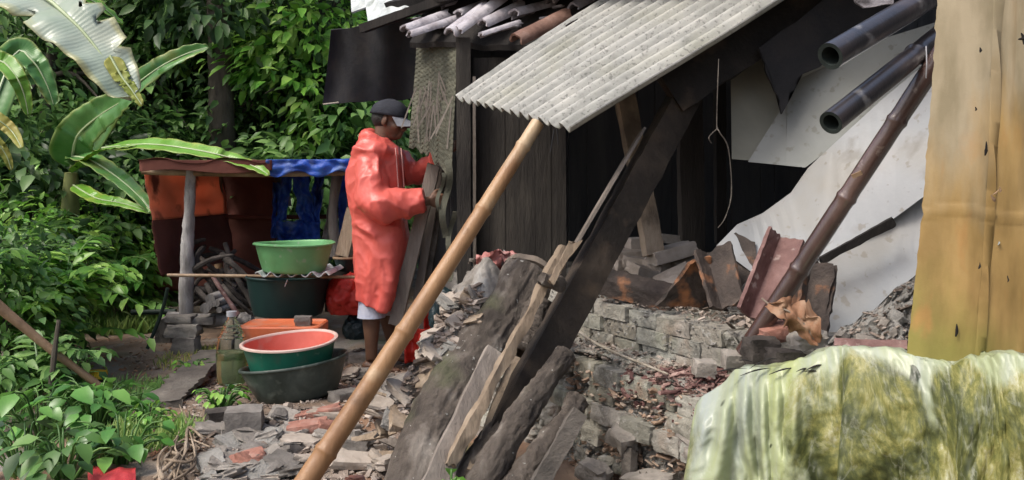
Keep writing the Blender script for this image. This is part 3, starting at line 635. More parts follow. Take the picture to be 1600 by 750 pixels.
# ---------------------------------------------------------------- corrugated sheet
def corrugated(name, m, A, B, D, C, waves, amp, label, thick=.006, nv=40, jag=.0, nrm=None):
    mb = MB(); A, B, C, D = map(Vector, (A, B, C, D)); nn = (B - A).cross(D - B).normalized()
    if nn.z < 0: nn = -nn
    nu = waves * 12
    def fn(u, v):
        p = A.lerp(B, u).lerp(C.lerp(D, u), v)
        q = p + nn * (amp * math.cos(2 * math.pi * waves * u) + .012 * math.sin(v * 4 + u * 2))
        if v == 0: q += (C - A).normalized() * .010 * noise.noise(Vector((u * 25, 1, 1)))
        if u == 0 and jag: q += (B - A).normalized() * jag * abs(noise.noise(Vector((v * 30, 3, 1))))
        return q
    # top face must look along +nn
    gridsurf(mb, fn, nu, nv, thick=thick)
    return tag(mb.build(name, m, smooth=60), label, 'roof sheet')
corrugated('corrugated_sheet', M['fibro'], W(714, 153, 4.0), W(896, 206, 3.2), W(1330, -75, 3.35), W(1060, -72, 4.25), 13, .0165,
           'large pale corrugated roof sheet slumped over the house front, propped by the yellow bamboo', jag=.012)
# timber carrying its right edge
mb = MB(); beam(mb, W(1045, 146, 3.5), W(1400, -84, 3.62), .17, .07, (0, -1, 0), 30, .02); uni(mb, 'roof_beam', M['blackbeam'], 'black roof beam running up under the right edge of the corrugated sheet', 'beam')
# dangling dark cloth / timber remnants
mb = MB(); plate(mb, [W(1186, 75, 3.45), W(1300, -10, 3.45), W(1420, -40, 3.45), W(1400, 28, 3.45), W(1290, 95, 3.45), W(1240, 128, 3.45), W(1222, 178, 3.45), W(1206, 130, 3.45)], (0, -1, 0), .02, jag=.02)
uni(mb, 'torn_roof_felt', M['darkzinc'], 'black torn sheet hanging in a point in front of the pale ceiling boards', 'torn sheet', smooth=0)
mb = MB(); plate(mb, [W(1335, -12, 3.0), W(1400, -20, 3.0), W(1396, 6, 3.0), W(1350, 12, 3.0), W(1338, 4, 3.0)], (0, -1, 0), .012, jag=.01)
uni(mb, 'roof_scrap', M['rooftile'], 'small pale scrap lodged under the roof above the black bamboo', 'scrap', smooth=0)

# ---------------------------------------------------------------- pale roof edge and dark flap at left
pl = MB(); gridsurf(pl, lambda u, v: W(lerp(575, 760, u), lerp(37, -38, u), lerp(5.5, 4.9, u)) + Vector((-.10, .42, .30)) * v * 1.6 + Vector((0, 0, .008 * math.cos(u * 60))), 90, 8, thick=.008)
uni(pl, 'pale_roof_sheet', M['fibro_pale'], 'pale weathered roof sheet at the top of the left eave, above the dark flap', 'roof sheet', smooth=60)
pl = MB(); gridsurf(pl, lambda u, v: W(lerp(549, 700, u), lerp(19, -34, u), lerp(5.9, 5.3, u)) + Vector((-.10, .5, .30)) * v * 1.6, 20, 6, thick=.012)
uni(pl, 'pale_roof_sheet', M['fibro_pale'], 'farther pale roof sheet, its corner just showing behind the left eave sheet', 'roof sheet', smooth=0)
mb = MB(); beam(mb, W(566, 45, 5.46), W(770, -28, 4.86), .05, .05, (0, -1, 0), 20, .02); uni(mb, 'eave_board', M['darkwood'], 'dark eave board under the pale roof sheet at left', 'board')
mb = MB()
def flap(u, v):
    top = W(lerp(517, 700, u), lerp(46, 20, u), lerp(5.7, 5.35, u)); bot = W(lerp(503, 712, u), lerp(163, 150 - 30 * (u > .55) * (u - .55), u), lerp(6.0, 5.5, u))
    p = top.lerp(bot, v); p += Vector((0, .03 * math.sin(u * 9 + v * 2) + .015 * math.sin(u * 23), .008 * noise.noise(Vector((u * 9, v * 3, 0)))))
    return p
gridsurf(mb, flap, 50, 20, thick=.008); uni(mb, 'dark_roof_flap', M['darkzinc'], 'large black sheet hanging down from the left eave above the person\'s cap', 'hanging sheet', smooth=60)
mb = MB(); tube(mb, [W(505, 163, 5.95), W(560, 156, 5.9), W(608, 147, 5.8)], [.006, .007], 6, 12, .4, 20); uni(mb, 'roof_batten', M['root'], 'thin pale batten along the lower edge of the black hanging sheet', 'batten')

# ---------------------------------------------------------------- half-round roof tiles
def halftile(p0, p1, r, m, label, roll=0, group='worn half-round roof tiles at the eave'):
    p0 = Vector(p0); p1 = Vector(p1); t = (p1 - p0).normalized(); x = t.cross(Vector((0, 0, 1))).normalized(); y = x.cross(t)
    x, y = x * math.cos(roll) + y * math.sin(roll), y * math.cos(roll) - x * math.sin(roll)
    mb = MB(); s_ = random.random() * 50
    def fn(u, v):
        a = math.pi * (-.06 + 1.12 * u); rr = r * (1 + .1 * v) * (1 + .06 * noise.noise(Vector((u * 3, v * 5, s_)))); c = p0.lerp(p1, v)
        q = c + x * math.cos(a) * rr + y * math.sin(a) * rr * .9
        if v in (0, 1): q += t * .022 * noise.noise(Vector((u * 5, v, s_)))
        return q
    gridsurf(mb, fn, 14, 14, thick=-.011)
    return tag(mb.build('roof_tile', m, smooth=50), label, 'roof tile', group)
Yt = lambda px: lerp(5.0, 4.0, (px - 630) / 300)
TL = [  # x0,y0,x1,y1 (low end, high end), radius px, label, material
 (634, 49, 700, 26, 11, 'half-round tile with a broken top, leftmost at the eave', 'rooftile'),
 (640, 57, 722, 30, 9, 'long grey half-round tile lying at the lower left corner of the tile heap', 'rooftile'),
 (703, 55, 760, 14, 12, 'half-round tile tipped downward beside the long grey one, end open', 'rooftile'),
 (716, 52, 784, 2, 11, 'steep grey half-round tile pointing down the eave over the woven panel', 'rooftile'),
 (755, 40, 815, 12, 11, 'half-round tile in the middle of the heap lying above the thin one', 'rooftile'),
 (752, 57, 812, 38, 7, 'thin half-round tile with a dark open end at the bottom of the heap', 'rooftile'),
 (806, 66, 885, 28, 14, 'big brown half-round tile nearest the corrugated sheet', 'rooftile_brown'),
 (803, 26, 880, 6, 12, 'half-round tile lying just above the big brown one', 'rooftile'),
 (692, 12, 765, -8, 8, 'half-round tile in the top row, leftmost there', 'rooftile'),
 (716, 24, 775, 2, 9, 'pinkish half-round tile under the top row', 'rooftile'),
 (808, 4, 870, -22, 10, 'half-round tile cut by the photo\'s top edge, above the middle of the heap', 'rooftile'),
 (896, 13, 960, -22, 10, 'half-round tile lying alone beside the upper left edge of the corrugated sheet', 'rooftile'),
 (770, 8, 820, -20, 9, 'half-round tile in the second row behind the pinkish one', 'rooftile'),
 (860, 4, 915, -30, 9, 'half-round tile at the photo\'s top edge between the heap and the lone tile', 'rooftile')]
for x0, y0, x1, y1, rp_, lb, mk in TL:
    Y0 = Yt(x0) - .14 + .01 * (60 - y0); halftile(W(x0, y0, Y0), W(x1, y1, Y0 + .16), rp_ * 1.12 / F * Y0, M[mk], lb, rnd(-.3, .3))
# bed of battens that the tiles lie on
mb = MB(); plate(mb, [W(640, 66, 5.1), W(800, 70, 4.6), W(915, 66, 4.25), W(1010, -45, 4.6), W(700, -60, 5.5)], (0, -.4, 1), .03, sub=8, jag=.02); uni(mb, 'roof_decking', M['darkwood'], 'black rotten decking under the half-round roof tiles', 'roof decking', smooth=0)
for i in range(14):
    px = rnd(650, 900); py = rnd(8, 46); Y = Yt(px) + .01 * (60 - py) + .02; mb = MB(); rock(mb, W(px, py, Y), (rnd(.05, .13), rnd(.04, .08), .012), (rnd(-.4, .2), rnd(-.5, .1), rnd(0, 3)), .2, 2)
    uni(mb, 'tile_shard', M['rooftile'], 'small flat shard lying among the half-round roof tiles', 'tile shard', 'shards among the roof tiles')

# ---------------------------------------------------------------- woven bamboo panel
mb = MB()
def weave(u, v):
    xl = lerp(652, 640, v); xr = lerp(716, 706, v); x = lerp(xl, xr, u); y = lerp(62, lerp(232, 285, u ** 2) + 14 * noise.noise(Vector((u * 9, 3, 1))), v); Y = lerp(5.2, 4.85, u)
    k = math.sin(u * 46 + (math.floor(v * 46) % 2) * 3.14) * .004 + .02 * math.sin(v * 5 + u)
    return W(x, y, Y) + Vector((0, k, 0))
gridsurf(mb, weave, 96, 230, thick=.004); uni(mb, 'woven_bamboo_panel', M['weave'], 'olive grey woven bamboo wall panel in front of the person\'s face, under the roof tiles', 'wall panel', smooth=0)
for i in range(26):
    x = rnd(650, 708); y0 = rnd(110, 175); Y = 4.85 + (712 - x) / 70 * .3; mb = MB() if i == 0 else mb
    a = rnd(-28, 28); l_ = rnd(30, 75)
    beam(mb, W(x, y0, Y - .02), W(x + a, y0 + l_, Y - .035), .008, .002, (0, -1, 0), 4)
uni(mb, 'bamboo_splints', M['greywood'], 'loose pale splints sticking across the woven panel', 'splints', kind='stuff')
for i, (x0, y0, x1, y1, w_, lb) in enumerate([(700, 250, 694, 372, .035, 'peeling pale bamboo slat left of the corner post'), (690, 270, 686, 350, .02, 'thinner peeling bamboo slat left of the wider one'), (708, 330, 700, 440, .028, 'lower peeling slat beside the corner post')]):
    mb = MB(); p0 = W(x0, y0, 4.78); p1 = W(x1, y1, 4.76)
    gridsurf(mb, lambda u, v: p0.lerp(p1, v) + Vector(((u - .5) * w_ + .015 * math.sin(v * 7 + i), -.02 * math.sin(v * 11 + i), 0)), 4, 24, thick=.004)
    uni(mb, 'peeling_splint', M['weave'], lb, 'bamboo slat', 'peeling slats by the corner post')

# ---------------------------------------------------------------- leaning bamboo prop
bp_ = root('bamboo_pole', W(436, 816, 2.88), 'long yellow-brown bamboo pole leaning up to prop the corrugated sheet', 'bamboo pole')
mb = MB(); bamboo_shape(mb, W(436, 816, 2.88), W(840, 192, 3.42), .0385, .0265, [.15, .426, .747, .93], 24, bow=Vector((.015, 0, .01))); mb.build('culm', M['bamboo'], bp_)
# ---------------------------------------------------------------- black/maroon bamboos at right
def dark_bamboo(p0, p1, r0, r1, nodes, m, label):
    rt_ = root('bamboo_rafter', p0, label, 'bamboo pole'); mb = MB(); bamboo_shape(mb, p0, p1, r0, r1, nodes, 28, hollow0=True); mb.build('culm', m, rt_)
    mb = MB(); hollow_end(mb, p0, p0 - p1, r0 * 1.0, .16, .3, 28); mb.build('cut_end', M['hollow'], rt_); return rt_
dark_bamboo(W(1297, 88, 2.35), W(1520, -45, 2.75), .037, .036, [.75], M['bamboo_black'], 'upper black bamboo rafter with an open hollow end, above the other one')
dark_bamboo(W(1298, 192, 2.3), W(1500, 30, 2.7), .0315, .031, [.62], M['bamboo_black'], 'lower black bamboo rafter with an open end, bound by a pale cord')
rb = root('bamboo_strut', W(1165, 548, 2.75), 'maroon bamboo pole running down from behind the tan panel into the broken ridge tiles', 'bamboo pole')
mb = MB(); bamboo_shape(mb, W(1163, 552, 2.85), W(1478, 72, 2.5), .030, .027, [.30, .54, .78], 24); mb.build('culm', M['bamboo_maroon'], rb)
mb = MB(); p = W(1332, 276, 2.61); beam(mb, p + Vector((-.012, -.03, 0)), p + Vector((.01, -.045, .012)), .012, .01, (0, -1, 0), 3); mb.build('twig_stub', M['bamboo_old'], rb)
mb = MB(); tube(mb, [W(1447, 72, 2.48), W(1448, 98, 2.46), W(1447, 122, 2.47)], .0016, 5, 8); uni(mb, 'binding_cord', M['cord'], 'short pale cord end hanging from the lower black bamboo', 'cord')
mb = MB(); tube(mb, [W(1123, 92, 3.2), W(1120, 190, 3.2), W(1124, 206, 3.18), W(1138, 232, 3.2), W(1143, 300, 3.2), W(1134, 338, 3.2), W(1122, 356, 3.2)], [.0018, .0014, .0026, .0016, .0022, .0018], 6, 50, .5, 30)
tube(mb, [W(1122, 200, 3.2), W(1108, 214, 3.19), W(1112, 224, 3.2)], .0018, 5, 16, .5, 30); uni(mb, 'hanging_string', M['dirtboard'], 'thin grey string hanging in the black doorway beside the pale ceiling board', 'string')
mb = MB(); tube(mb, [W(866, 202, 3.3), W(860, 238, 3.3)], .002, 4, 4); tube(mb, [W(870, 200, 3.3), W(872, 226, 3.3)], .0018, 4, 4); uni(mb, 'wire_end', M['darkzinc'], 'short wire ends hanging from the low edge of the corrugated sheet', 'wire')

# ---------------------------------------------------------------- pale boards at right
def bd(name, pts, th, m, label, nrm=(-.4, -1, .1), jag=0, bend=None, cat='board'):
    mb = MB(); plate(mb, [W(*p) for p in pts], nrm, th, jag=jag, sub=6, bend=bend); return uni(mb, name, m, label, cat, smooth=35)
bd('ceiling_board', [(1141, 92, 3.75), (1143, 248, 3.6), (1190, 252, 3.55), (1262, 150, 3.6), (1250, 50, 3.8), (1150, 60, 3.85)], .006, M['board_dim'], 'beige ceiling board hanging behind the black torn sheet', bend=lambda c: .01 * math.sin(c.x * 6))
bd('ceiling_board', [(1170, 254, 3.55), (1259, 263, 3.45), (1330, 210, 3.4), (1480, 60, 3.25), (1475, 28, 3.3), (1300, 82, 3.45), (1232, 132, 3.6), (1228, 162, 3.6)], .006, M['board_mid'], 'white ceiling board slanting behind the two black bamboos', bend=lambda c: .03 * math.sin(c.x * 4 + c.z * 3))
bd('wall_board', [(1262, 262, 3.4), (1235, 300, 3.38), (1190, 332, 3.35), (1150, 350, 3.32), (1118, 384, 3.3), (1180, 430, 3.22), (1283, 402, 3.12), (1398, 340, 3.05), (1480, 280, 2.95), (1490, 60, 3.1), (1380, 150, 3.25)], .007, M['board'], 'large white board leaning behind the maroon bamboo, its lower edge broken', bend=lambda c: .035 * math.sin(c.x * 3 + 1) + .02 * math.sin(c.z * 9 + c.x * 3))
bd('wall_board', [(1230, 420, 3.2), (1275, 522, 3.1), (1420, 545, 2.98), (1500, 540, 2.95), (1500, 250, 3.02), (1390, 320, 3.14)], .007, M['board'], 'lower white board under the cracked edge, foot buried in mortar rubble', bend=lambda c: .012 * math.sin(c.x * 5))
mb = MB(); beam(mb, W(1285, 406, 3.08), W(1398, 345, 3.0), .028, .02, (0, -1, 0), 14, .05, chip=.02); uni(mb, 'broken_batten', M['darkwood'], 'dark broken batten under the cracked edge of the white board', 'batten')

# ---------------------------------------------------------------- tan panel at right edge
pn = root('tan_panel', W(1520, 560, 2.1), 'tall tan stained panel with mossy foot standing at the photo\'s right edge', 'panel')
mb = MB()
def pf(u, v):
    xl = lerp(1421, 1472, v ** .9) + 5 * math.sin(v * 3.1); xr = 1690; y = lerp(585, -40, v); Y = lerp(2.12, 1.98, u)
    p = W(lerp(xl, xr, u), y, Y)
    r0_ = math.exp(-((v - .40 - .01 * math.sin(u * 8)) / .006) ** 2) * .006
    p.y -= r0_
    if u == 0: p.x += .0035 * noise.noise(Vector((v * 40, 0, 0)))
    r = -.075 * abs(u - .32) ** 1.8 * 2.2 + .004 * math.exp(-((u - .38 - .04 * v) / .010) ** 2) - .006 * sstep(.385, .395, u - .04 * v) + .008 * math.sin(u * 7 + v * 2) + .004 * noise.noise(Vector((u * 6, v * 3, 1)))
    return p + Vector((0, -r, 0))
gridsurf(mb, pf, 90, 90, thick=-.014); mb.build('sheet', M['panel'], pn, smooth=60)
for i, (x, y, a, l_) in enumerate([(1540, 232, .1, 22), (1531, 78, .0, 8), (1530, 415, .2, 10), (1494, 516, .1, 20), (1574, 436, 0, 10), (1556, 300, .9, 14), (1551, 310, -.5, 12), (1524, 170, 0, 6), (1562, 296, 0, 9)]):
    mb = MB(); c = W(x, y, lerp(2.10, 1.98, (x - 1440) / 240) - .012); dv = Vector((math.sin(a), 0, math.cos(a))) * l_ / F * 1.05
    tube(mb, [c - dv, c - dv * .3 + Vector((.002, 0, 0)), c + dv], [.0012, .0042, .001], 6, 8, .5, 60, flat=.4); mb.build('chip_mark', M['darkwood'] if i not in (5, 6, 8) else M['bamboo_old'], pn)
mb = MB(); c = W(1600, 60, 1.99)
for a in (0, 1.1, 2.1, 3.3, 4.6): tube(mb, [c, c + Vector((math.cos(a), -.1, math.sin(a))) * .014], [.005, .001], 6, 4)
uni(mb, 'dried_flower_scrap', M['darkwood'], 'small black star-shaped scrap stuck on the tan panel at the photo\'s right edge', 'scrap')

# ---------------------------------------------------------------- mossy plastic over a low wall
mb = MB()
ridge = [W(1098, 640, 2.52), W(1150, 585, 2.46), W(1215, 578, 2.36), W(1290, 552, 2.28), (W(1345, 546, 2.2)), W(1420, 560, 2.12), W(1480, 574, 2.04), W(1530, 568, 1.98), W(1570, 558, 1.92), W(1640, 572, 1.86), W(1730, 590, 1.8)]
RS = spline(ridge, 160)
def tarp(u, v):
    # v 0 = back edge, .2 = crest, 1 = foot
    x = u * 160; i = min(int(x), 159); r = RS[i].lerp(RS[i + 1], x - i)
    out = Vector((-.30, -.95, 0)).normalized(); ed = sstep(.10, 0, u)
    if v < .22:
        t = (v / .22); p = r - out * (1 - t) * .34 + Vector((0, 0, -.10 * (1 - t) ** 1.6)); p += Vector((0, 0, .012 * fbm((u * 14, v * 9, 2), 3, 1)))
        amp = .006
    else:
        t = (v - .22) / .78; drop = .95 * t ** 1.08; p = r + out * (.035 * math.sin(min(1, t * 7) * math.pi / 2) + .16 * t) + Vector((0, 0, -drop))
        amp = .012 + .045 * sstep(0, .5, t)
        p += Vector((-1, .25, 0)) * (ed * .02 + .10 * t * sstep(.3, 0, u))
    tt = 0 if v < .22 else (v - .22) / .78
    wp = Vector((noise.noise(Vector((u * 5, v * 3, 1))), noise.noise(Vector((u * 5, v * 3, 7))), 0)) * .35
    ph = u * 10 + 2.2 * noise.noise(Vector((u * 5, v * 1.1, 0))) + v * 1.2
    rid = lambda x_: 1 - 2 * math.sqrt(x_ * x_ + .012)
    wv = .75 * rid(noise.noise(Vector((u * 9 + wp.x * 3, v * 1.2, 2)))) + .5 * rid(noise.noise(Vector((u * 20 + wp.y * 4 - v * 3, v * 2.4, 4)))) - .6
    cr = rid(noise.noise(Vector((u * 16 + v * 7, v * 7 - u * 4, 8)))); cr2 = rid(noise.noise(Vector((u * 34 - v * 16, v * 18 + u * 9, 3)))); cr3 = rid(noise.noise(Vector((u * 70 + v * 20, v * 40 - u * 12, 5))))
    p += out * (wv * (amp * 1.25 + .02 * tt) + (.010 * cr + .0075 * cr2 * abs(cr2) + .003 * cr3 * abs(cr3)) * (.3 + .9 * sstep(0, .2, tt)))
    pl = 0
    for (u0, w_, dr, k) in ((.045, .012, .03, .8), (.085, .010, -.02, 1), (.125, .011, .02, 1.1), (.165, .009, .06, 1.3), (.20, .010, .03, .8), (.245, .012, -.04, .9)):
        pl += k * math.exp(-((u - u0 - dr * tt) / (w_ * (1 + 1.2 * tt))) ** 2)
    p += out * pl * .034 * sstep(0, .12, tt)
    if v < .3: p.z += .008 * cr + .004 * cr2
    p += Vector((1, 0, 0)) * amp * .6 * math.cos(ph * 2.2 + .5)
    return p
def moss(u, v):
    t = (v - .22) / .78
    nn_ = noise.noise(Vector((u * 7, t * 3, 3))); g = (sstep(-.02 + nn_ * .06, .07 + nn_ * .14, t) * .62 + .14 * sstep(.1, .4, t)) * (.45 + .55 * sstep(.12, .34, u + .12 * nn_)) + .12 * nn_ + .16 * sstep(.25, .42, u) - .25 * math.exp(-((u - .16) / .07) ** 2) - .12 * math.exp(-((u - .62) / .05) ** 2 - ((t - .06) / .1) ** 2)
    g -= .28 * math.exp(-((u - .9) / .06) ** 2 - ((t) / .1) ** 2)
    g += .2 * math.exp(-((u - .02) / .04) ** 2)
    g -= .42 * math.exp(-((u - .52 - .1 * t) / .018) ** 2 - ((t - .10) / .07) ** 2) + .42 * math.exp(-((u - .63 + .25 * (t - .2)) / .016) ** 2 - ((t - .22) / .07) ** 2) + .4 * math.exp(-((u - .70 - .12 * (t - .4)) / .011) ** 2 - ((t - .42) / .13) ** 2)
    y = .85 * math.exp(-((u - .20) / .022) ** 2) * sstep(.3, .5, t)
    return (max(0, min(1, g)), y, 1 - sstep(.25, .4, u) * .3)
mb.colname = 'moss'
gridsurf(mb, tarp, 380, 220, thick=None, colfn=moss)
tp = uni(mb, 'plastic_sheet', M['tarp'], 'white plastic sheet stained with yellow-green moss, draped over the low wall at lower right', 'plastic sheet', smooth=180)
sm = tp.modifiers.new('t', 'SOLIDIFY'); sm.thickness = .003
# folded flaps on the sheet (thicker rolled creases)
for k, pts in enumerate([[(1198, 612, 2.22), (1201, 650, 2.13), (1214, 700, 2.07), (1220, 745, 2.04)], [(1500, 610, 1.84), (1478, 640, 1.80), (1468, 660, 1.78), (1464, 672, 1.77)], [(1528, 662, 1.74), (1540, 700, 1.70), (1556, 735, 1.68), (1562, 742, 1.68)]]):
    pass
lw = MB()
def sup(u, v):
    x = u * 160; i = min(int(x), 159); r = RS[i].lerp(RS[i + 1], x - i); out = Vector((-.30, -.95, 0)).normalized(); a = v * 3
    if a < 1: return r - out * .34 + Vector((0, 0, lerp(-1.2, -.13, a)))
    if a < 2: return r - out * lerp(.34, .03, a - 1) + Vector((0, 0, lerp(-.13, -.05, a - 1) + .01 * fbm((u * 20, a, 1), 3, 1)))
    return r + out * lerp(-.03, .05, a - 2) + Vector((0, 0, lerp(-.05, -1.2, a - 2)))
gridsurf(lw, sup, 80, 30); uni(lw, 'low_wall', M['mortar'], 'low rubble wall hidden under the mossy plastic sheet', 'wall', smooth=180)

# black leaf litter strips on the plastic
for i in range(9):
    x = rnd(1140, 1290); y = rnd(574, 596); mb = MB(); c = W(x, y, 2.36 - (x - 1215) * .0011 - .03); c.z += .02; dv = Vector((rnd(.02, .05), 0, rnd(-.004, .012)))
    tube(mb, [c - dv, c + Vector((0, 0, .004)), c + dv], [.001, .005, .001], 6, 8, .3, 40, flat=.4); uni(mb, 'leaf_strip', M['darkwood'], 'narrow black rotten leaf strip on the crest of the mossy plastic', 'leaf strip', 'rotten strips on the plastic sheet')

# ---------------------------------------------------------------- big leaning beam, planks and logs
bb = root('black_beam', W(760, 760, 2.9), 'huge black timber leaning diagonally from the roof to the logs, with one pale split edge', 'beam')
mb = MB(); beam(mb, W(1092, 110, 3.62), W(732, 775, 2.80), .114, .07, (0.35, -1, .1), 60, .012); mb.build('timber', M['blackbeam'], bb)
mb = MB(); beam(mb, W(1003, 205, 3.42), W(893, 392, 3.14), .010, .07, (0, -1, 0), 20, .01); mb.build('pale_edge', M['greywood'], bb)
mb = MB(); beam(mb, W(882, 385, 3.10), W(702, 728, 2.76), .032, .04, (.25, -1, 0), 60, .10, chip=.03); mb.build('split_edge', M['tanwood'], bb)
mb = MB(); beam(mb, W(898, 378, 3.0), W(858, 445, 2.96), .035, .02, (0, -1, 0), 12, .10, taper=.8, chip=.03); uni(mb, 'wood_splinter', M['tanwood'], 'short pale splinter lodged at the beam beside the log\'s top', 'splinter')
mb = MB(); rock(mb, W(862, 440, 3.02), (.09, .05, .045), (.2, .3, .5), .4, 3); uni(mb, 'mud_clod', M['log'], 'brown mud clod stuck between log top and black beam', 'clod')
mb = MB(); beam(mb, W(776, 552, 3.02), W(676, 765, 2.72), .085, .03, (.2, -1, .1), 40, .02, chip=.01); uni(mb, 'grey_plank', M['greywood'], 'grey weathered plank leaning between the thick mossy log and the black beam', 'plank')
mb = MB(); beam(mb, W(805, 560, 3.05), W(735, 735, 2.78), .03, .02, (0, -1, 0), 20, .05, chip=.02); uni(mb, 'grey_plank', M['tanwood'], 'thin tan batten right of the grey plank', 'batten')
# thick log
lg = root('mossy_log', W(650, 770, 3.0), 'thickest log, mossy and grey, leaning against the house beside the yellow bamboo pole', 'log')
mb = MB(); tube(mb, [W(640, 800, 2.82), W(668, 700, 2.94), W(708, 620, 3.06), W(750, 550, 3.22), W(794, 484, 3.34), W(828, 424, 3.42)], [.104, .108, .11, .108, .104, .094], 96, 300, .12, 5, seed=3, bark=.09); mb.build('trunk', M['log'], lg, smooth=180)
mb = MB(); tube(mb, [W(826, 424, 3.415), W(829, 416, 3.43)], [.09, .085], 28, 4, .25, 5, seed=3); mb.build('cut_end', M['cut'], lg)
def slog(pts, rad, label, cut=True, name='log_branch', seg=18, rough=.35):
    r_ = root(name, W(*pts[-1]), label, 'log'); mb = MB(); P = [W(*p) for p in pts]; tube(mb, P, rad, 40, 130, rough * .55, 11, bark=.2, seed=rnd(0, 9)); mb.build('trunk', M['log'], r_, smooth=180)
    if cut:
        dv = (P[0] - P[1]).normalized(); mb = MB(); tube(mb, [P[0] - dv * .005, P[0] + dv * .004], [rad[0] * .93, rad[0] * .88], seg, 2, rough, 9); mb.build('cut_end', M['cut'], r_)
slog([(884, 552, 2.95), (842, 610, 2.86), (790, 690, 2.76), (740, 780, 2.68)], [.036, .04, .05, .055], 'slim log with a cut end leaning just right of the black beam')
slog([(795, 640, 2.92), (768, 690, 2.86), (715, 775, 2.8)], [.03, .045, .055], 'short dark log between the grey plank and the slim log', cut=False)
slog([(905, 625, 2.86), (868, 680, 2.78), (800, 770, 2.66)], [.034, .042, .05], 'crooked grey branch lowest at right, below the slim log', cut=False, rough=.6)
slog([(846, 470, 3.3), (826, 520, 3.25), (812, 545, 3.2)], [.05, .07, .06], 'stubby dark branch behind the split edge of the black beam', cut=False)
mb = MB(); beam(mb, W(905, 645, 2.7), W(830, 780, 2.52), .05, .025, (0, -1, 0), 20, .05); uni(mb, 'old_plank', M['dirtboard'], 'dark brown plank at the foot of the stone wall below the crooked branch', 'plank')

# timber post leaning inside
mb = MB(); beam(mb, W(1022, 398, 3.72), W(968, 110, 3.85), .078, .06, (.2, -1, 0), 30, .012); uni(mb, 'timber_post', M['tanwood'], 'pale square timber post leaning in the black doorway, foot on the pile of bricks', 'post')

# crumpled sack along the log
mb = MB()
def sackf(u, v):
    a = W(730, 428, 3.44); b = W(590, 690, 3.05); c = a.lerp(b, v); wdt = lerp(.17, .29, math.sin(v * 2.6)) * (1 - .3 * v * v)
    p = c + Vector((.86, -.30, -.10)) * (u * wdt) + Vector((0, 0, .06 * math.sin(u * math.pi)))
    n_ = .035 * fbm((u * 1.6, v * 3.2, 7), 5, 1.3) + .014 * (.5 - abs(noise.noise(Vector((u * 4, v * 9, 3))))) * 2
    p += Vector((-.4, -.6, .7)) * n_
    if u in (0, 1): p.x += .03 * noise.noise(Vector((v * 14, u, 0)))
    return p
gridsurf(mb, sackf, 60, 110, thick=.006); uni(mb, 'crumpled_sack', M['sack'], 'grey dirty crumpled sheet lying along the upper side of the thick mossy log', 'sheet', smooth=60)
mb = MB(); gridsurf(mb, lambda u, v: W(lerp(744, 812, u), lerp(400 + 20 * (1 - u) * v, 440, v) - 10 * math.sin(u * 3), 3.46) + Vector((0, .06 * fbm((u * 2, v * 2, 5), 3, 2), .03 * fbm((u * 2, v * 2, 9), 3, 2))), 26, 18, thick=.004)
uni(mb, 'printed_bag', M['redprint'], 'crumpled bag with a faded red print lying on the log\'s upper end', 'bag', smooth=50)
mb = MB(); gridsurf(mb, lambda u, v: W(lerp(738, 790, u) - 6 * v, lerp(402 - 8 * u, 412, v), 3.49) + Vector((0, .03 * fbm((u * 3, v, 1), 3, 2), .025 * fbm((u * 3, v, 5), 3, 2))), 20, 8, thick=.003)
uni(mb, 'plastic_scrap', M['sack'], 'pale plastic scrap on top of the faded red bag', 'plastic scrap', smooth=50)
mb = MB(); plate(mb, [W(700, 560, 3.1), W(738, 500, 3.22), W(748, 520, 3.2), W(712, 580, 3.08)], (-.5, -.8, .5), .012, jag=.015); uni(mb, 'plaster_flake', M['rubble'], 'pale flat plaster flake resting on the grey sheet above the mossy log', 'plaster flake', smooth=0)
mb = MB(); rock(mb, W(752, 488, 3.28), (.1, .05, .04), (.3, -.4, .2), .3, 3); uni(mb, 'plaster_lump', M['rubble'], 'small white plaster lump on the log below the faded red bag', 'plaster lump')

# ---------------------------------------------------------------- loose bricks by the timber post
def brick(c, dims, rot, m, label, group=None, name='brick', rough=.09, sub=4, boxy=.86):
    mb = MB(); rock(mb, c, dims, rot, rough, sub, boxy, sc=4); return uni(mb, name, M[m], label, 'brick' if 'brick' in name else name.replace('_', ' '), group, smooth=45)
BG = 'loose bricks piled by the timber post'
for px, py, Y, dm, rot, lb in [
  (1048, 395, 3.75, (.2, .1, .055), (0, -.22, .35), 'tan brick lying tilted right of the timber post\'s foot'),
  (1000, 380, 4.0, (.12, .1, .05), (0, 0, .2), 'topmost small brick left of the timber post'),
  (1042, 373, 4.1, (.1, .08, .04), (0, .1, .2), 'small brick half hidden behind the tilted tan one'),
  (990, 398, 3.95, (.15, .1, .05), (.1, -.05, .1), 'second brick of the stack left of the timber post'),
  (975, 414, 3.9, (.12, .1, .05), (.1, .1, .4), 'leftmost pale brick of the pile'),
  (1002, 412, 3.85, (.16, .11, .05), (0, .15, -.1), 'dusty brick in the pile just below the post\'s foot'),
  (1012, 427, 3.72, (.17, .1, .045), (.2, .3, .5), 'tipped dusty brick at the front of the pile'),
  (1070, 408, 3.8, (.13, .1, .05), (.3, -.3, .3), 'pale broken brick right of the tilted tan one'),
  (1054, 430, 3.62, (.16, .09, .03), (.2, -.4, .2), 'thin pale slab leaning in front of the brick pile'),
  (1040, 450, 3.5, (.14, .08, .025), (.2, -.5, .2), 'lower thin pale slab beside the sooty ridge tile'),
  (960, 424, 3.9, (.12, .1, .05), (0, .05, .2), 'low brick at the left foot of the pile'),
  (1030, 416, 3.8, (.14, .1, .05), (.1, .1, .9), 'brick in the middle of the pile under the tan one')]:
    brick(W(px, py, Y), dm, rot, 'brick_pale', lb, BG)

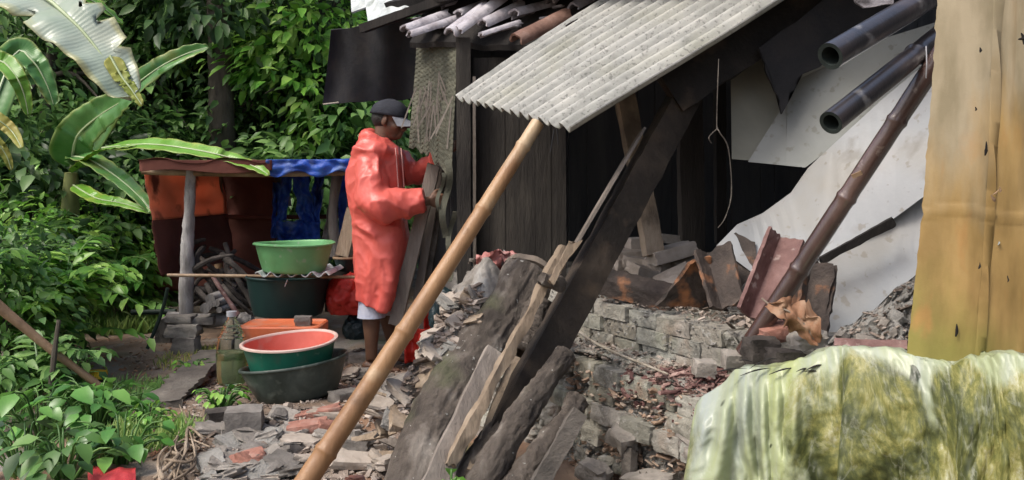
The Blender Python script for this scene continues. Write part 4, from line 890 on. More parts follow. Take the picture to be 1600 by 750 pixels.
# ---------------------------------------------------------------- ridge tiles (V section)
def vtile(p0, p1, wl_, wr, ang, m, label, up=(0, -1, .3), th=.014, flare=0, name='ridge_tile', curve=0):
    p0 = Vector(p0); p1 = Vector(p1); a = (p1 - p0).normalized(); n_ = Vector(up); n_ = (n_ - a * n_.dot(a)).normalized(); s_ = a.cross(n_).normalized(); sd = random.random() * 9
    mb = MB()
    def fn(u, v):
        x = (u - .5) * 2; wd = (wl_ if x < 0 else wr) * (1 + flare * v); dep = math.sqrt(x * x + .004) - .06
        q = p0.lerp(p1, v) + s_ * x * wd * math.cos(ang) + n_ * (math.sin(ang) * wd * dep + curve * math.sin(v * math.pi))
        q += n_ * .004 * fbm((u * 3, v * 6, sd), 3, 2)
        if v in (0, 1): q += a * .012 * noise.noise(Vector((u * 6, v, sd)))
        if u in (0, 1): q += s_ * .005 * noise.noise(Vector((v * 12, u, sd)))
        return q
    gridsurf(mb, fn, 22, 20, thick=th)
    return tag(mb.build(name, m, smooth=45), label, 'ridge tile', 'broken ridge tiles on the wall')
vtile(W(930, 432, 3.55), W(1052, 462, 3.35), .06, .07, -.5, M['ridge_dark'], 'long sooty ridge tile lying level on the wall in front of the brick pile')
mb = MB(); gridsurf(mb, lambda u, v: W(lerp(lerp(1026, 1142, u), lerp(1072, 1106, u), v ** .8), lerp(lerp(478, 486, u), lerp(408, 398, u), v), 3.25) + Vector((0, .02 * math.sin(u * 3) - .08 * v + .05, 0)) + Vector((0, .008 * fbm((u * 3, v * 3, 2), 3, 2), 0)), 22, 18, thick=-.014)
tag(mb.build('ridge_tile', M['ridge_dark'], smooth=45), 'sooty flared ridge tile standing upright with a rust-orange patch', 'ridge tile', 'broken ridge tiles on the wall')
vtile(W(1128, 482, 3.12), W(1104, 394, 3.25), .05, .085, .7, M['ridge_dark'], 'dark brown folded ridge tile between the sooty flared one and the maroon channel', flare=.2)
vtile(W(1172, 496, 2.93), W(1220, 370, 3.05), .065, .085, .75, M['ridge_maroon'], 'maroon channel-shaped ridge tile with a light left edge, tilted against the bamboo', th=.014)
mb = MB(); plate(mb, [W(1104, 396, 3.3), W(1150, 362, 3.32), (W(1180, 378, 3.3)), W(1182, 420, 3.25), W(1140, 470, 3.2)], (-.2, -1, .2), .014, jag=.01, bend=lambda c: .02 * math.sin(c.x * 14)); tag(mb.build('ridge_tile', M['ridge_dark'], smooth=40), 'dark curved tile fragment behind the folded brown ridge tile', 'ridge tile', 'broken ridge tiles on the wall')
vtile(W(1262, 520, 2.86), W(1280, 412, 2.95), .06, .06, .6, M['ridge_dark'], 'sooty tile piece right of the maroon bamboo')
mb = MB(); plate(mb, [W(1238, 408, 2.92), W(1302, 412, 2.9), W(1296, 470, 2.86), W(1285, 524, 2.82), W(1220, 520, 2.84)], (-.2, -1, .2), .016, jag=.015, bend=lambda c: .02 * math.sin(c.x * 18)); tag(mb.build('ridge_tile', M['ridge_dark'], smooth=40), 'flat dark broken tile standing between maroon bamboo and the lower white board', 'ridge tile', 'broken ridge tiles on the wall')
# stones under the tile pile
for px, py, Y, dm, rot, mk, lb in [(1190, 548, 2.74, (.10, .08, .08), (0, 0, .2), 'firewood', 'dark block beside the foot of the maroon bamboo'),
  (1228, 562, 2.62, (.10, .08, .055), (0, .1, .3), 'firewood', 'square dark block behind the crest of the mossy plastic'),
  (1144, 562, 2.85, (.06, .06, .05), (.2, 0, .1), 'rubble', 'pale lump at the right end of the masonry wall'),
  (1262, 530, 2.68, (.1, .08, .04), (.1, -.2, .1), 'rubble', 'mortar lump under the dry curled leaf'),
  (1210, 520, 2.8, (.1, .08, .05), (.1, -.2, .1), 'brick', 'brown brick bit behind the maroon bamboo\'s foot'),
  (1320, 555, 2.5, (.1, .07, .035), (.1, .1, .1), 'rubble', 'flat mortar piece beside the tan panel\'s pink batten'),
  (1100, 575, 2.9, (.07, .06, .05), (.1, .1, .1), 'rubble', 'round pale stone on the ledge above the red-brown chips')]:
    brick(W(px, py, Y), dm, rot, mk, lb, name='stone_block', rough=.2, boxy=.7)
mb = MB(); beam(mb, W(1306, 536, 2.5), W(1420, 541, 2.38), .022, .03, (0, -1, .4), 24, .03); uni(mb, 'batten', M['ridge_maroon'], 'pinkish thin batten lying level left of the tan panel\'s foot', 'batten')
mb = MB(); beam(mb, W(1310, 552, 2.42), W(1215, 590, 2.4), .02, .012, (0, -1, .4), 24, .04); uni(mb, 'batten', M['bamboo_old'], 'brown splinter slanting behind the mossy plastic\'s crest', 'batten')
# mortar rubble against the lower board
mb = MB()
def mort(u, v):
    x = lerp(1272, 1470, u); topy = lerp(545, 395, u ** 1.1) + 10 * noise.noise(Vector((u * 7, 0, 0))); y = lerp(600, topy, v); Y = lerp(2.5, 2.78, v) - .1 * u
    p = W(x, y, Y); h = .035 * fbm((u * 3, v * 3, 3), 6, 2.6) + .02 * fbm((u * 9, v * 8, 3), 5, 2)
    return p + Vector((-.2, -1, .3)) * h
gridsurf(mb, mort, 150, 100); uni(mb, 'mortar_heap', M['mortar'], 'heap of grey crumbled mortar between the lower white board and the tan panel', 'rubble heap', kind='stuff', smooth=180)
# dry curled leaf
lf = root('dry_leaf', W(1235, 500, 2.7), 'big curled dry brown leaf caught at the foot of the maroon bamboo', 'leaf')
mb = MB(); P = spline([W(1200, 474, 2.66), W(1232, 486, 2.6), W(1258, 508, 2.58), W(1274, 534, 2.58)], 30)
def dl(u, v):
    i = int(v * 30); p = P[i]; wd = .04 * math.sin(math.pi * min(1, v * .9 + .08)) ** .8 * (1 + .7 * noise.noise(Vector((v * 9, u > .5, 2)))); x = (u - .5) * 2
    return p + Vector((.6, 0, .8)).normalized() * x * wd + Vector((0, -1, 0)) * (abs(x) * .05 * math.sin(v * 7 + 1 + x) + .022 * noise.noise(Vector((u * 4, v * 8, 1))))
gridsurf(mb, dl, 12, 30, thick=.002); mb.build('blade', M['dryleaf'], lf, smooth=60)
mb = MB(); tube(mb, [W(1190, 466, 2.67)] + P[::5], .003, 6); mb.build('midrib', M['cut'], lf)
mb = MB(); plate(mb, [W(1232, 480, 2.66), W(1262, 468, 2.68), W(1276, 500, 2.66), W(1270, 520, 2.64)], (0, -1, .2), .002, jag=.02, bend=lambda c: .01 * math.sin(c.x * 30)); uni(mb, 'dry_leaf', M['dryleaf'], 'smaller dry leaf standing behind the big curled one', 'leaf', smooth=60)

# chips on the ledge (red-brown shredded debris)
def scatter(n, posfn, size, m, name, label, cat, flat=.35, long_=2.2, kind='stuff'):
    vs = []; fs = []
    for i in range(n):
        p = Vector(posfn()); s_ = rnd(*size) * (.5 + random.random() ** 2); d_ = [s_ * rnd(.6, long_), s_ * rnd(.5, 1), s_ * rnd(.2, flat)]
        rm = Euler((rnd(-.6, .6), rnd(-.6, .6), rnd(0, 6.3))).to_matrix(); b = len(vs)
        for sx in (-.5, .5):
            for sy in (-.5, .5):
                for sz in (-.5, .5):
                    q = Vector((sx * d_[0] * rnd(.7, 1.2), sy * d_[1] * rnd(.7, 1.2), sz * d_[2])); vs.append(p + rm @ q)
        fs += [tuple(b + k for k in f) for f in ((0, 1, 3, 2), (4, 6, 7, 5), (0, 4, 5, 1), (2, 3, 7, 6), (0, 2, 6, 4), (1, 5, 7, 3))]
    mb = MB(); mb.add(vs, fs); return tag(mb.build(name, m, smooth=0), label, cat, kind=kind)
def chp():
    s = rnd(.62, 1.2) ; o = rnd(-.05, .22); return FC(s, .44 - .02 * s + rnd(0, .05) * math.exp(-((s - .95) / .2) ** 2) - max(0, o - .17) * rnd(0, 2.5) - .14 * sstep(1.0, 1.25, s), o)
scatter(1500, chp, (.006, .022), M['chips'], 'shredded_debris', 'red-brown shredded debris spilled on the ledge of the masonry wall', 'debris', long_=4)
scatter(500, lambda: FC(rnd(-.2, 1.05), .625 + rnd(-.005, .012), rnd(-.25, .0)), (.006, .02), M['gravel'], 'wall_crumbs', 'pale crumbs on top of the masonry wall', 'crumbs')
scatter(700, lambda: FC(rnd(-.4, .8), .455 + rnd(-.01, .012), rnd(.02, .2)), (.005, .018), M['gravel'], 'ledge_crumbs', 'pale crumbs on the ledge of the masonry wall', 'crumbs')
mb = MB(); tube(mb, [FC(.12, .50, .06), FC(.4, .475, .12), FC(.9, .47, .2)], [.006, .004], 6, 20, .3, 30); uni(mb, 'twig', M['root'], 'thin straight twig lying along the ledge of the masonry wall', 'twig')
for i, (s, z, o) in enumerate([(-.12, .51, .08), (.0, .505, .12), (.72, .25, .25), (.6, .1, .28), (.9, .16, .27), (1.05, .3, .2)]):
    mb = MB(); rock(mb, FC(s, z - .03, o), (rnd(.1, .16), rnd(.07, .1), rnd(.04, .07)), (rnd(-.2, .2), rnd(-.2, .2), -1.06 + rnd(-.2, .2)), .3, 4, .65)
    uni(mb, 'wall_stone', M['rubble'], ['loose pale stone at the left end of the wall\'s ledge', 'second loose stone on the ledge, right of the leftmost', 'stone bulging from the wall\'s foot under the red-brown debris', 'lowest stone bulging from the wall\'s foot', 'stone low on the wall just left of the mossy plastic', 'stone under the debris where the plastic begins'][i], 'stone')
for i in range(3):
    mb = MB(); beam(mb, FC(.78 + i * .09, .2 - .05 * i, .26), FC(.83 + i * .09, -.2, .33), .035, .03, (-.8, -.6, 0), 16, .08, chip=.03)
    uni(mb, 'rotten_stake', M['dirtboard'], ['rotten stake at the wall\'s foot, leftmost of three', 'middle rotten stake of three at the wall\'s foot', 'rotten stake nearest the mossy plastic'][i], 'stake')

for i in range(46):
    u, v = rnd(.05, .98), rnd(.1, .97); c = mort(u, v); k = rnd(.012, .04)
    mb2 = MB(); rock(mb2, c, (k * rnd(1, 1.8), k * 1.2, k), (rnd(-1, 1), rnd(-1, 1), rnd(0, 3)), .35, 2, .6); uni(mb2, 'mortar_lump', M[random.choice(['rubble', 'mortar', 'rubble', 'stone'])], 'small crumbled mortar lump on the heap left of the tan panel', 'mortar lump', 'lumps on the mortar heap')
scatter(500, lambda: mort(rnd(.02, 1), rnd(.05, .98)) + Vector((0, -.01, .004)), (.004, .016), M['gravel'], 'mortar_crumbs', 'fine crumbs on the mortar heap left of the tan panel', 'crumbs')

for i, (x, y, a, l_) in enumerate([(1462, 400, 1.2, 9), (1478, 396, 1.4, 12), (1450, 408, 1.3, 7), (1455, 425, .9, 9), (1505, 460, .5, 10), (1520, 468, 1.1, 6), (1488, 394, .2, 7), (1447, 452, 1.4, 5), (1560, 380, .3, 6)]):
    u = (x - 1440) / 250; Yp = lerp(2.12, 1.98, u) + .075 * abs(u - .32) ** 1.8 * 2.2 - .006; c = W(x, y, Yp); dv = Vector((math.sin(a), 0, math.cos(a))) * l_ / F * 1.1
    mb = MB(); tube(mb, [c - dv, c + Vector((.002, 0, .001)), c + dv], [.0008, .0035, .0008], 6, 8, .7, 60, flat=.35); mb.build('pale_flake', M['fibro_pale'], pn)
for i in range(9):
    t = rnd(.38, .78); c = W(lerp(714, 1060, t) + rnd(0, 12), lerp(153, -72, t) + rnd(-2, 6), lerp(4.0, 4.25, t) - .03); mb = MB(); rock(mb, c, (rnd(.03, .07), .03, .008), (rnd(-.4, .4), -.5 + rnd(-.3, .3), rnd(-.3, .3)), .4, 2, .6)
    uni(mb, 'bark_scrap', M['darkwood'], 'small black scrap lying along the upper left edge of the corrugated sheet', 'scrap', 'black scraps on the corrugated sheet')
scatter(900, lambda: FC(rnd(.3, 1.0), rnd(-.1, .42), rnd(.19, .225)), (.006, .03), M['wallchip'], 'clay_crumbs', 'brown crumbled clay clinging to the foot of the masonry wall', 'crumbs', long_=2)
scatter(900, lambda: FC(rnd(-.45, 1.1), rnd(-.3, .42), rnd(.18, .21)), (.006, .028), M['mortar'], 'mortar_bits', 'grey mortar bits clinging to the foot of the masonry wall', 'mortar bits', long_=2)
scatter(500, lambda: FC(rnd(-.2, 1.0), rnd(.46, .62), rnd(-.004, .012)), (.004, .014), M['mortar'], 'mortar_specks', 'mortar specks on the face of the brick courses', 'mortar specks', long_=2)
def onsack():
    u, v = rnd(.02, .7), rnd(.2, .98); return Vector(sackf(u, v)) + Vector((-.004, -.012, .012))
scatter(420, onsack, (.006, .035), M['gravel'], 'sheet_crumbs', 'crumbs and chips lying on the grey sheet above the mossy log', 'crumbs', long_=2)
for i in range(22):
    k = rnd(.03, .09); mb = MB(); rock(mb, onsack() , (k * 1.5, k, k * .35), (rnd(-.6, .6), rnd(-.9, -.1), rnd(0, 3)), .28, 3, .75); uni(mb, 'plaster_piece', M[random.choice(['rubble', 'brick_pale', 'mortar', 'tanwood'])], 'broken plaster piece lying on the grey sheet above the mossy log', 'plaster piece', 'pieces on the grey sheet', smooth=45)
random.seed(5); rng = np.random.default_rng(7)
def G(px, py, dz=0):
    Y = 5.0
    for _ in range(25):
        x = (px - 800) / F * Y; z = gh(x, Y); Y = .5 * Y + .5 * (CZ - z - dz) * F / max(20, py - 285)
    return Vector(((px - 800) / F * Y, Y, gh((px - 800) / F * Y, Y) + dz))
# ---------------------------------------------------------------- leaves
def leaf_arrays(P, A, Nn, Ln, Wd, fold=.18, droop=.25):
    """P base, A axis, Nn normal, Ln length, Wd width -> verts, faces (8-vertex folded leaves)"""
    A = A / np.linalg.norm(A, axis=1, keepdims=True); S = np.cross(A, Nn); S /= np.linalg.norm(S, axis=1, keepdims=True) + 1e-9; Nn = np.cross(S, A)
    n = len(P); V = np.zeros((n, 8, 3)); L_ = Ln[:, None]; W_ = Wd[:, None]
    def pt(t, s, h): return P + A * L_ * t + S * W_ * s + Nn * (W_ * h) - Nn * L_ * droop * t * t
    V[:, 0] = pt(0, 0, 0); V[:, 1] = pt(.3, -.5, fold); V[:, 2] = pt(.3, 0, 0); V[:, 3] = pt(.3, .5, fold)
    V[:, 4] = pt(.66, -.42, fold); V[:, 5] = pt(.66, 0, 0); V[:, 6] = pt(.66, .42, fold); V[:, 7] = pt(1, 0, 0)
    Q = np.array([[1, 2, 5, 4], [2, 3, 6, 5]]); T = np.array([[0, 3, 2], [0, 2, 1], [4, 5, 7], [5, 6, 7]])
    return V, Q, T
def leaf_mesh(name, m, P, A, Nn, Ln, Wd, parent, extra=None, fold=.18, droop=.25, mname=None):
    V, Q, T = leaf_arrays(np.array(P, float), np.array(A, float), np.array(Nn, float), np.array(Ln, float), np.array(Wd, float), fold, droop)
    n = len(V); b = (np.arange(n) * 8)[:, None, None]
    fq = (b + Q[None]).reshape(-1, 4); ft = (b + T[None]).reshape(-1, 3)
    vs = V.reshape(-1, 3); me = bpy.data.meshes.new(name)
    me.vertices.add(len(vs)); me.vertices.foreach_set('co', vs.ravel())
    nl = len(fq) * 4 + len(ft) * 3; me.loops.add(nl); me.loops.foreach_set('vertex_index', np.concatenate([fq.ravel(), ft.ravel()]).astype(np.int32))
    me.polygons.add(len(fq) + len(ft)); st = np.concatenate([np.arange(len(fq)) * 4, len(fq) * 4 + np.arange(len(ft)) * 3]).astype(np.int32)
    me.polygons.foreach_set('loop_start', st); me.polygons.foreach_set('use_smooth', np.ones(len(st), bool)); me.update(calc_edges=True); me.validate()
    me.materials.append(m); o = bpy.data.objects.new(name, me); SC.collection.objects.link(o)
    if parent: o.parent = parent
    return o
def clump_leaves(cx, cy, cz, rx, ry, rz, nc, nl, size, wr=.42, cl=.35, dn=.35):
    """leaves in nc clumps on an ellipsoid volume, local coordinates"""
    P = []; A = []; N_ = []; L_ = []
    for _ in range(nc):
        d_ = rng.normal(size=3); d_ /= np.linalg.norm(d_); r = rng.uniform(.35, 1.0) ** .6
        c = np.array([cx + d_[0] * rx * r, cy + d_[1] * ry * r, cz + d_[2] * rz * r]); o = d_.copy(); o[2] = o[2] * .3 - dn
        k = int(nl * rng.uniform(.5, 1.5)); rr = cl * rng.uniform(.6, 1.3)
        q = rng.normal(size=(k, 3)) * rr * np.array([.6, .6, .38]); P.append(c + q)
        a = q / (rr + 1e-6) * .8 + o * .8 + rng.normal(size=(k, 3)) * .35; a[:, 2] -= .15; A.append(a)
        nn = rng.normal(size=(k, 3)) * .45; nn[:, 2] += 1; nn[:, 1] -= .25; N_.append(nn); L_.append(size * rng.uniform(.55, 1.3, k))
    P = np.concatenate(P); A = np.concatenate(A); N_ = np.concatenate(N_); L_ = np.concatenate(L_)
    return P, A, N_, L_, L_ * wr * rng.uniform(.8, 1.2, len(L_))
def branches(mb, base, tips, r0, seg=7):
    for t in tips:
        t = Vector(t); base = Vector(base); mid = base.lerp(t, .5) + Vector((rnd(-.1, .1), rnd(-.1, .1), rnd(.05, .2))); tube(mb, [base, mid, t], [r0, r0 * .6, r0 * .2], seg, 8, .2, 6)
protoT = {}
def tree_proto(key, h, trunk_r, crown, nc, nl, size, lm, wr=.4, lean=.15, cl=.35):
    """returns (trunk mesh, crown mesh) in local coordinates"""
    mb = MB(); tube(mb, [(0, 0, -.1), (lean * .3, 0, h * .3), (lean, .05, h * .65), (lean * 1.2, 0, h)], [trunk_r, trunk_r * .85, trunk_r * .65, trunk_r * .3], 12, 24, .2, 4, seed=rnd(0, 9))
    cx, cy, cz, rx, ry, rz = crown
    branches(mb, (lean * .9, 0, h * .5), [(cx + rnd(-rx, rx) * .8, cy + rnd(-ry, ry) * .8, cz + rnd(-rz, rz) * .7) for _ in range(9)], trunk_r * .4)
    me = bpy.data.meshes.new('trunk'); me.from_pydata([tuple(v) for v in mb.v], [], mb.f); me.materials.append(M['bark']); me.shade_smooth()
    o = leaf_mesh('crown', lm, *clump_leaves(cx, cy, cz, rx, ry, rz, nc, nl, size, wr, cl), None); cm = o.data; bpy.data.objects.remove(o)
    protoT[key] = (me, cm)
def place_tree(key, name, x, y, s, rz, label, cat, group, sz=1.0, z=None):
    r_ = root(name, (x, y, gh(x, y) if z is None else z), label, cat, group); r_.rotation_euler = (0, 0, rz); r_.scale = (s, s, s * sz)
    for nm, me in zip(('trunk', 'crown'), protoT[key]):
        o = bpy.data.objects.new(nm, me); SC.collection.objects.link(o); o.parent = r_
    return r_
tree_proto('dark1', 4.2, .13, (0, 0, 2.35, 1.7, 1.4, 1.75), 88, 56, .135, M['leaf_dark'])
tree_proto('dark2', 4.8, .16, (0.2, 0, 2.7, 1.9, 1.4, 1.9), 96, 52, .13, M['leaf_dark'], .36)
tree_proto('mid1', 4.5, .08, (0, 0, 2.0, 1.3, 1.1, 1.5), 64, 44, .135, M['leaf_mid'], .4)
tree_proto('bright1', 4.2, .06, (0, 0, 2.9, .9, .9, 1.3), 42, 34, .19, M['leaf_bright'], .42)
tree_proto('bush1', 1.2, .03, (0, 0, .95, .8, .75, .85), 48, 34, .13, M['leaf_mid'], .45)
tree_proto('bush2', 1.0, .025, (0, 0, .75, .7, .7, .7), 42, 32, .12, M['leaf_bright'], .36)
tree_proto('bush3', 1.2, .03, (0, 0, .9, .8, .8, .8), 44, 34, .15, M['leaf_dark'], .45)
TG = 'forest trees behind the shed'
for key, px, Y, s, rz, lb in [
  ('dark1', 30, 10.4, 1.0, .3, 'dark forest tree at the far left, behind the pale banana leaf'),
  ('dark2', 190, 11.2, 1.0, 2.1, 'dark forest tree behind the shed\'s left corner and the pointing banana leaf'),
  ('dark1', 300, 10.2, 1.05, 4.0, 'dark forest tree just left of the black trunk above the shed'),
  ('dark2', 400, 9.6, .95, 1.2, 'dark forest tree above the middle of the shed, right of the black trunk'),
  ('dark1', 500, 9.8, 1.0, 5.1, 'dark forest tree above the blue tarp, left of the hanging black sheet'),
  ('dark2', 600, 10.6, 1.05, 3.3, 'dark forest tree behind the person\'s cap and the black sheet'),
  ('dark1', -60, 8.8, .95, 1.6, 'dark tree cut by the photo\'s left edge'),
  ('dark2', 110, 13.2, 1.3, .9, 'tall dark tree deep in the forest at left'),
  ('dark1', 340, 13.0, 1.35, 2.2, 'tall dark tree deep in the forest above the shed'),
  ('dark2', 520, 13.2, 1.3, 4.4, 'tall dark tree deep in the forest above the blue tarp')]:
    x = (px - 800) / F * Y; place_tree(key, 'forest_tree', x, Y, s, rz, lb, 'tree', TG)
for key, px, Y, s, rz, z_, lb in [
  ('mid1', 60, 8.2, .9, .5, None, 'mid-green tree behind the left banana leaves'),
  ('mid1', 240, 9.0, .95, 3.0, None, 'mid-green tree above the shed\'s orange corner'),
  ('bright1', 487, 8.6, .8, 1.0, None, 'bright yellow-green tree against the hanging black sheet\'s left side'),
  ('mid1', 450, 8.9, .8, 4.1, None, 'mid-green tree above the light green basin, behind the blue tarp'),
  ('mid1', 560, 8.9, .8, 2.0, None, 'mid-green tree between the blue tarp and the person\'s back'),
  ('bright1', 290, 9.4, .9, 2.2, None, 'light green tree whose leaves hang beside the black trunk')]:
    x = (px - 800) / F * Y; place_tree(key, 'young_tree', x, Y, s, rz, lb, 'tree', 'young trees at the forest edge')
for key, px, Y, s, rz, lb in [
  ('bush3', 20, 7.4, 1.0, .2, 'dark bush at the left edge behind the brown stick'),
  ('bush1', 110, 7.9, .95, 1.4, 'green bush left of the shed, under the banana clump'),
  ('bush1', 205, 8.0, .9, 2.6, 'green bush touching the shed\'s orange left side'),
  ('bush2', 165, 7.2, .72, 3.7, 'bright bush with long leaves left of the shed\'s stone footing'),
  ('bush2', 30, 6.4, .72, 4.3, 'bright bush at the left edge above the brown stick'),
  ('bush3', 50, 5.6, .5, 5.2, 'dark bush crossed by the brown stick'),
  ('bush1', -10, 4.9, .5, 5.9, 'green bush at the left edge below the brown stick'),
  ('bush1', 330, 8.6, .9, 1.9, 'green bush behind the shed\'s firewood'),
  ('bush3', 450, 8.4, .9, 1.2, 'dark bush behind the shed\'s blue strips'),
  ('bush1', 565, 8.2, 1.1, .4, 'green bush between shed and person'),
  ('bush3', 150, 8.4, 1.0, .1, 'dark bush behind the banana clump')]:
    x = (px - 800) / F * Y; place_tree(key, 'bush', x, Y, s, rz, lb, 'bush', 'bushes round the shed')
# black trunk
ft = root('trunk_tree', (W(345, 285, 8.3).x, 8.3, .2), 'tree with the thick black trunk rising behind the shed\'s orange tarp', 'tree')
mb = MB(); tube(mb, [W(352, 520, 8.3), W(347, 250, 8.3), W(345, 100, 8.3), W(338, -250, 8.4)], [.17, .13, .115, .1], 16, 50, .15, 5); mb.build('trunk', M['bark'], ft, smooth=180)
o = leaf_mesh('crown', M['leaf_dark'], *clump_leaves(-.2, 0, 3.4, 1.5, .9, 1.3, 60, 34, .17), ft)
# far wood
P = rng.uniform([-12, 15, -0.3], [4, 17.5, 7.5], (15000, 3)); A = rng.normal(size=P.shape) + [0, -.3, -.5]; N_ = rng.normal(size=P.shape) * .6 + [0, -.4, 1]; L_ = rng.uniform(.25, .55, len(P))
tag(leaf_mesh('far_foliage', M['leaf_dark'], P, A, N_, L_, L_ * .5, None), 'dark distant wood closing the view behind the trees', 'wood', kind='stuff')

# vines / broad leaves hanging in the middle distance
def leaf_plant(name, base, n, lenr, spread, h, m, label, cat, group=None, wr=.62, hold=None):
    """ground plant: stems with a broad leaf at the end of each"""
    r_ = root(name, base, label, cat, group); mb = MB(); P = []; A = []; N_ = []; L_ = []
    for i in range(n):
        a = rnd(0, 6.28); rr = spread * math.sqrt(random.random()); z = h * rnd(.35, 1); tip = Vector((math.cos(a) * rr, math.sin(a) * rr, z))
        tube(mb, [(rr * .15 * math.cos(a), rr * .15 * math.sin(a), -.03), tip * .6 + Vector((0, 0, z * .25)), tip], [.006, .004, .003], 5, 6)
        ax = Vector((math.cos(a), math.sin(a), -.35)) + Vector((rnd(-.5, .5), rnd(-.5, .5), rnd(-.2, .3))); P.append(tip); A.append(ax); N_.append((rnd(-.3, .3), rnd(-.5, .2), 1)); L_.append(rnd(*lenr))
    L_ = np.array(L_); mb2 = MB(); mb2.v = mb.v; mb2.f = mb.f
    me = bpy.data.meshes.new('stems'); me.from_pydata([tuple(v) for v in mb.v], [], mb.f); me.materials.append(M['midrib'] if False else M['leaf_mid']); me.shade_smooth(); o = bpy.data.objects.new('stems', me); SC.collection.objects.link(o); o.parent = r_
    leaf_mesh('leaves', m, P, A, N_, L_, L_ * wr, r_, fold=.12, droop=.3); return r_
BL = 'broad-leaved plants in the lower left'
for px, py, n, ln, sp, h, mk, lb in [
  (70, 690, 46, (.07, .14), .26, .26, 'leaf_broad', 'broad-leaved plant left of the weedy patch, the brightest at lower left'),
  (150, 670, 40, (.06, .12), .22, .22, 'leaf_broad', 'broad-leaved plant right beside the brightest one'),
  (190, 720, 34, (.05, .10), .18, .18, 'leaf_broad', 'broad-leaved plant above the red cloth scrap'),
  (20, 640, 36, (.06, .12), .25, .3, 'leaf_mid', 'dark broad-leaved plant at the left edge under the stick'),
  (110, 610, 40, (.06, .11), .25, .26, 'leaf_mid', 'broad-leaved plant below the brown stick\'s middle'),
  (165, 640, 30, (.05, .09), .15, .13, 'leaf_broad', 'broad-leaved plant touching the brown stick\'s lower end'),
  (40, 740, 30, (.07, .13), .22, .2, 'leaf_dark', 'dark plant in the very lower left corner'),
  (100, 745, 30, (.06, .11), .2, .16, 'leaf_mid', 'low plant at the bottom edge between the corner and the red cloth'),
  (30, 560, 30, (.07, .12), .25, .3, 'leaf_broad', 'broad-leaved plant at the left edge behind the stick'),
  (215, 640, 26, (.04, .08), .16, .12, 'leaf_mid', 'low plant left of the grey plank\'s lower end')]:
    leaf_plant('broadleaf_plant', G(px, py), n, ln, sp, h, M[mk], lb, 'plant', BL)
# compound-leaved bright fronds
def frond_plant(base, n, flen, label, m, h=.5, lf=.12, group='plants with feathered leaves left of the shed'):
    r_ = root('feathered_plant', base, label, 'plant', group); P = []; A = []; N_ = []; L_ = []; mb = MB()
    for i in range(n):
        a = rnd(0, 6.28); el = rnd(.35, 1.1); p0 = Vector((0, 0, h * rnd(.2, 1))); d_ = Vector((math.cos(a) * math.cos(el), math.sin(a) * math.cos(el), math.sin(el))); fl = flen * rnd(.7, 1.2)
        pts = [p0 + d_ * fl * t + Vector((0, 0, -.45 * fl * t * t)) for t in np.linspace(0, 1, 8)]; tube(mb, [Vector((0, 0, -.02))] + pts, [.008, .003], 5)
        for j, (p, x, y, t) in enumerate(frames(spline(pts, 7))):
            if j < 1: continue
            for s in (-1, 1):
                P.append(tuple(p)); A.append(tuple(x * s + t * rnd(.2, 1) + Vector((rnd(-.3, .3), rnd(-.3, .3), rnd(-.5, .1))))); N_.append((rnd(-.5, .5), rnd(-.6, .2), 1)); L_.append(lf * 1.25 * rnd(.6, 1.25) * (1 - .3 * j / 7))
    me = bpy.data.meshes.new('stems'); me.from_pydata([tuple(v) for v in mb.v], [], mb.f); me.materials.append(M['leaf_mid']); o = bpy.data.objects.new('stems', me); SC.collection.objects.link(o); o.parent = r_
    L_ = np.array(L_); leaf_mesh('leaves', m, P, A, N_, L_, L_ * .42, r_); return r_
for px, Y, z0, n, fl, h, lf_, mk, lb in [
  (105, 5.2, .1, 26, .5, .45, .11, 'leaf_bright', 'brightest feathered plant, right above the brown stick'),
  (30, 5.0, .1, 22, .5, .5, .11, 'leaf_bright', 'feathered plant at the left edge above the stick'),
  (175, 6.8, .05, 26, .5, .4, .13, 'leaf_broad', 'feathered plant nearest the shed\'s left corner'),
  (140, 6.9, .1, 24, .6, .7, .12, 'leaf_mid', 'taller feathered plant under the banana clump'),
  (60, 4.4, -.05, 20, .4, .25, .09, 'leaf_mid', 'feathered plant crossing the brown stick')]:
    frond_plant(Vector(((px - 800) / F * Y, Y, z0)), n, fl, lb, M[mk], h, lf_)
# grass and weeds
def grass(c, rx, ry, n, hgt, m, label, name='grass'):
    P = []; A = []; N_ = []; L_ = []
    for _ in range(n):
        a = rnd(0, 6.28); r = math.sqrt(random.random()); x = c[0] + rx * r * math.cos(a); y = c[1] + ry * r * math.sin(a); P.append((x, y, gh(x, y) - .01)); A.append((rnd(-.6, .6), rnd(-.6, .6), 1)); N_.append((rnd(-1, 1), -1, .2)); L_.append(hgt * rnd(.5, 1.2))
    L_ = np.array(L_); return tag(leaf_mesh(name, m, P, A, N_, L_, L_ * .11, None, droop=.5), label, 'grass', kind='stuff')
for px, py, rx, ry, n, hg, mk, lb in [(205, 512, .4, .35, 2200, .13, 'grass', 'bright grass beyond the dirt path left of the shed'), (235, 610, .25, .2, 350, .05, 'grass', 'low grass along the near side of the dirt path'), (215, 690, .26, .2, 900, .07, 'grass', 'weedy grass tuft left of the pale roots'), (300, 560, .2, .3, 350, .05, 'leaf_yellow', 'yellowing weeds beside the grey plank'), (150, 640, .5, .4, 900, .07, 'leaf_mid', 'grass under the broad-leaved plants')]:
    g = G(px, py); grass(g, rx, ry, n, hg, M[mk], lb)
for px, py, lb in [(230, 668, 'small leafy weed left of the pale tangled roots'), (345, 640, 'small weed growing beside the grey stone block'), (300, 588, 'small weed at the lower end of the grey plank'), (705, 748, 'bright small plant at the photo\'s bottom edge under the grey plank')]:
    leaf_plant('weed', G(px, py) if px < 700 else W(705, 790, 2.62), 40 if px < 700 else 16, (.025, .05) if px < 700 else (.03, .06), .12 if px < 700 else .05, .1, M['leaf_bright'], lb, 'weed')

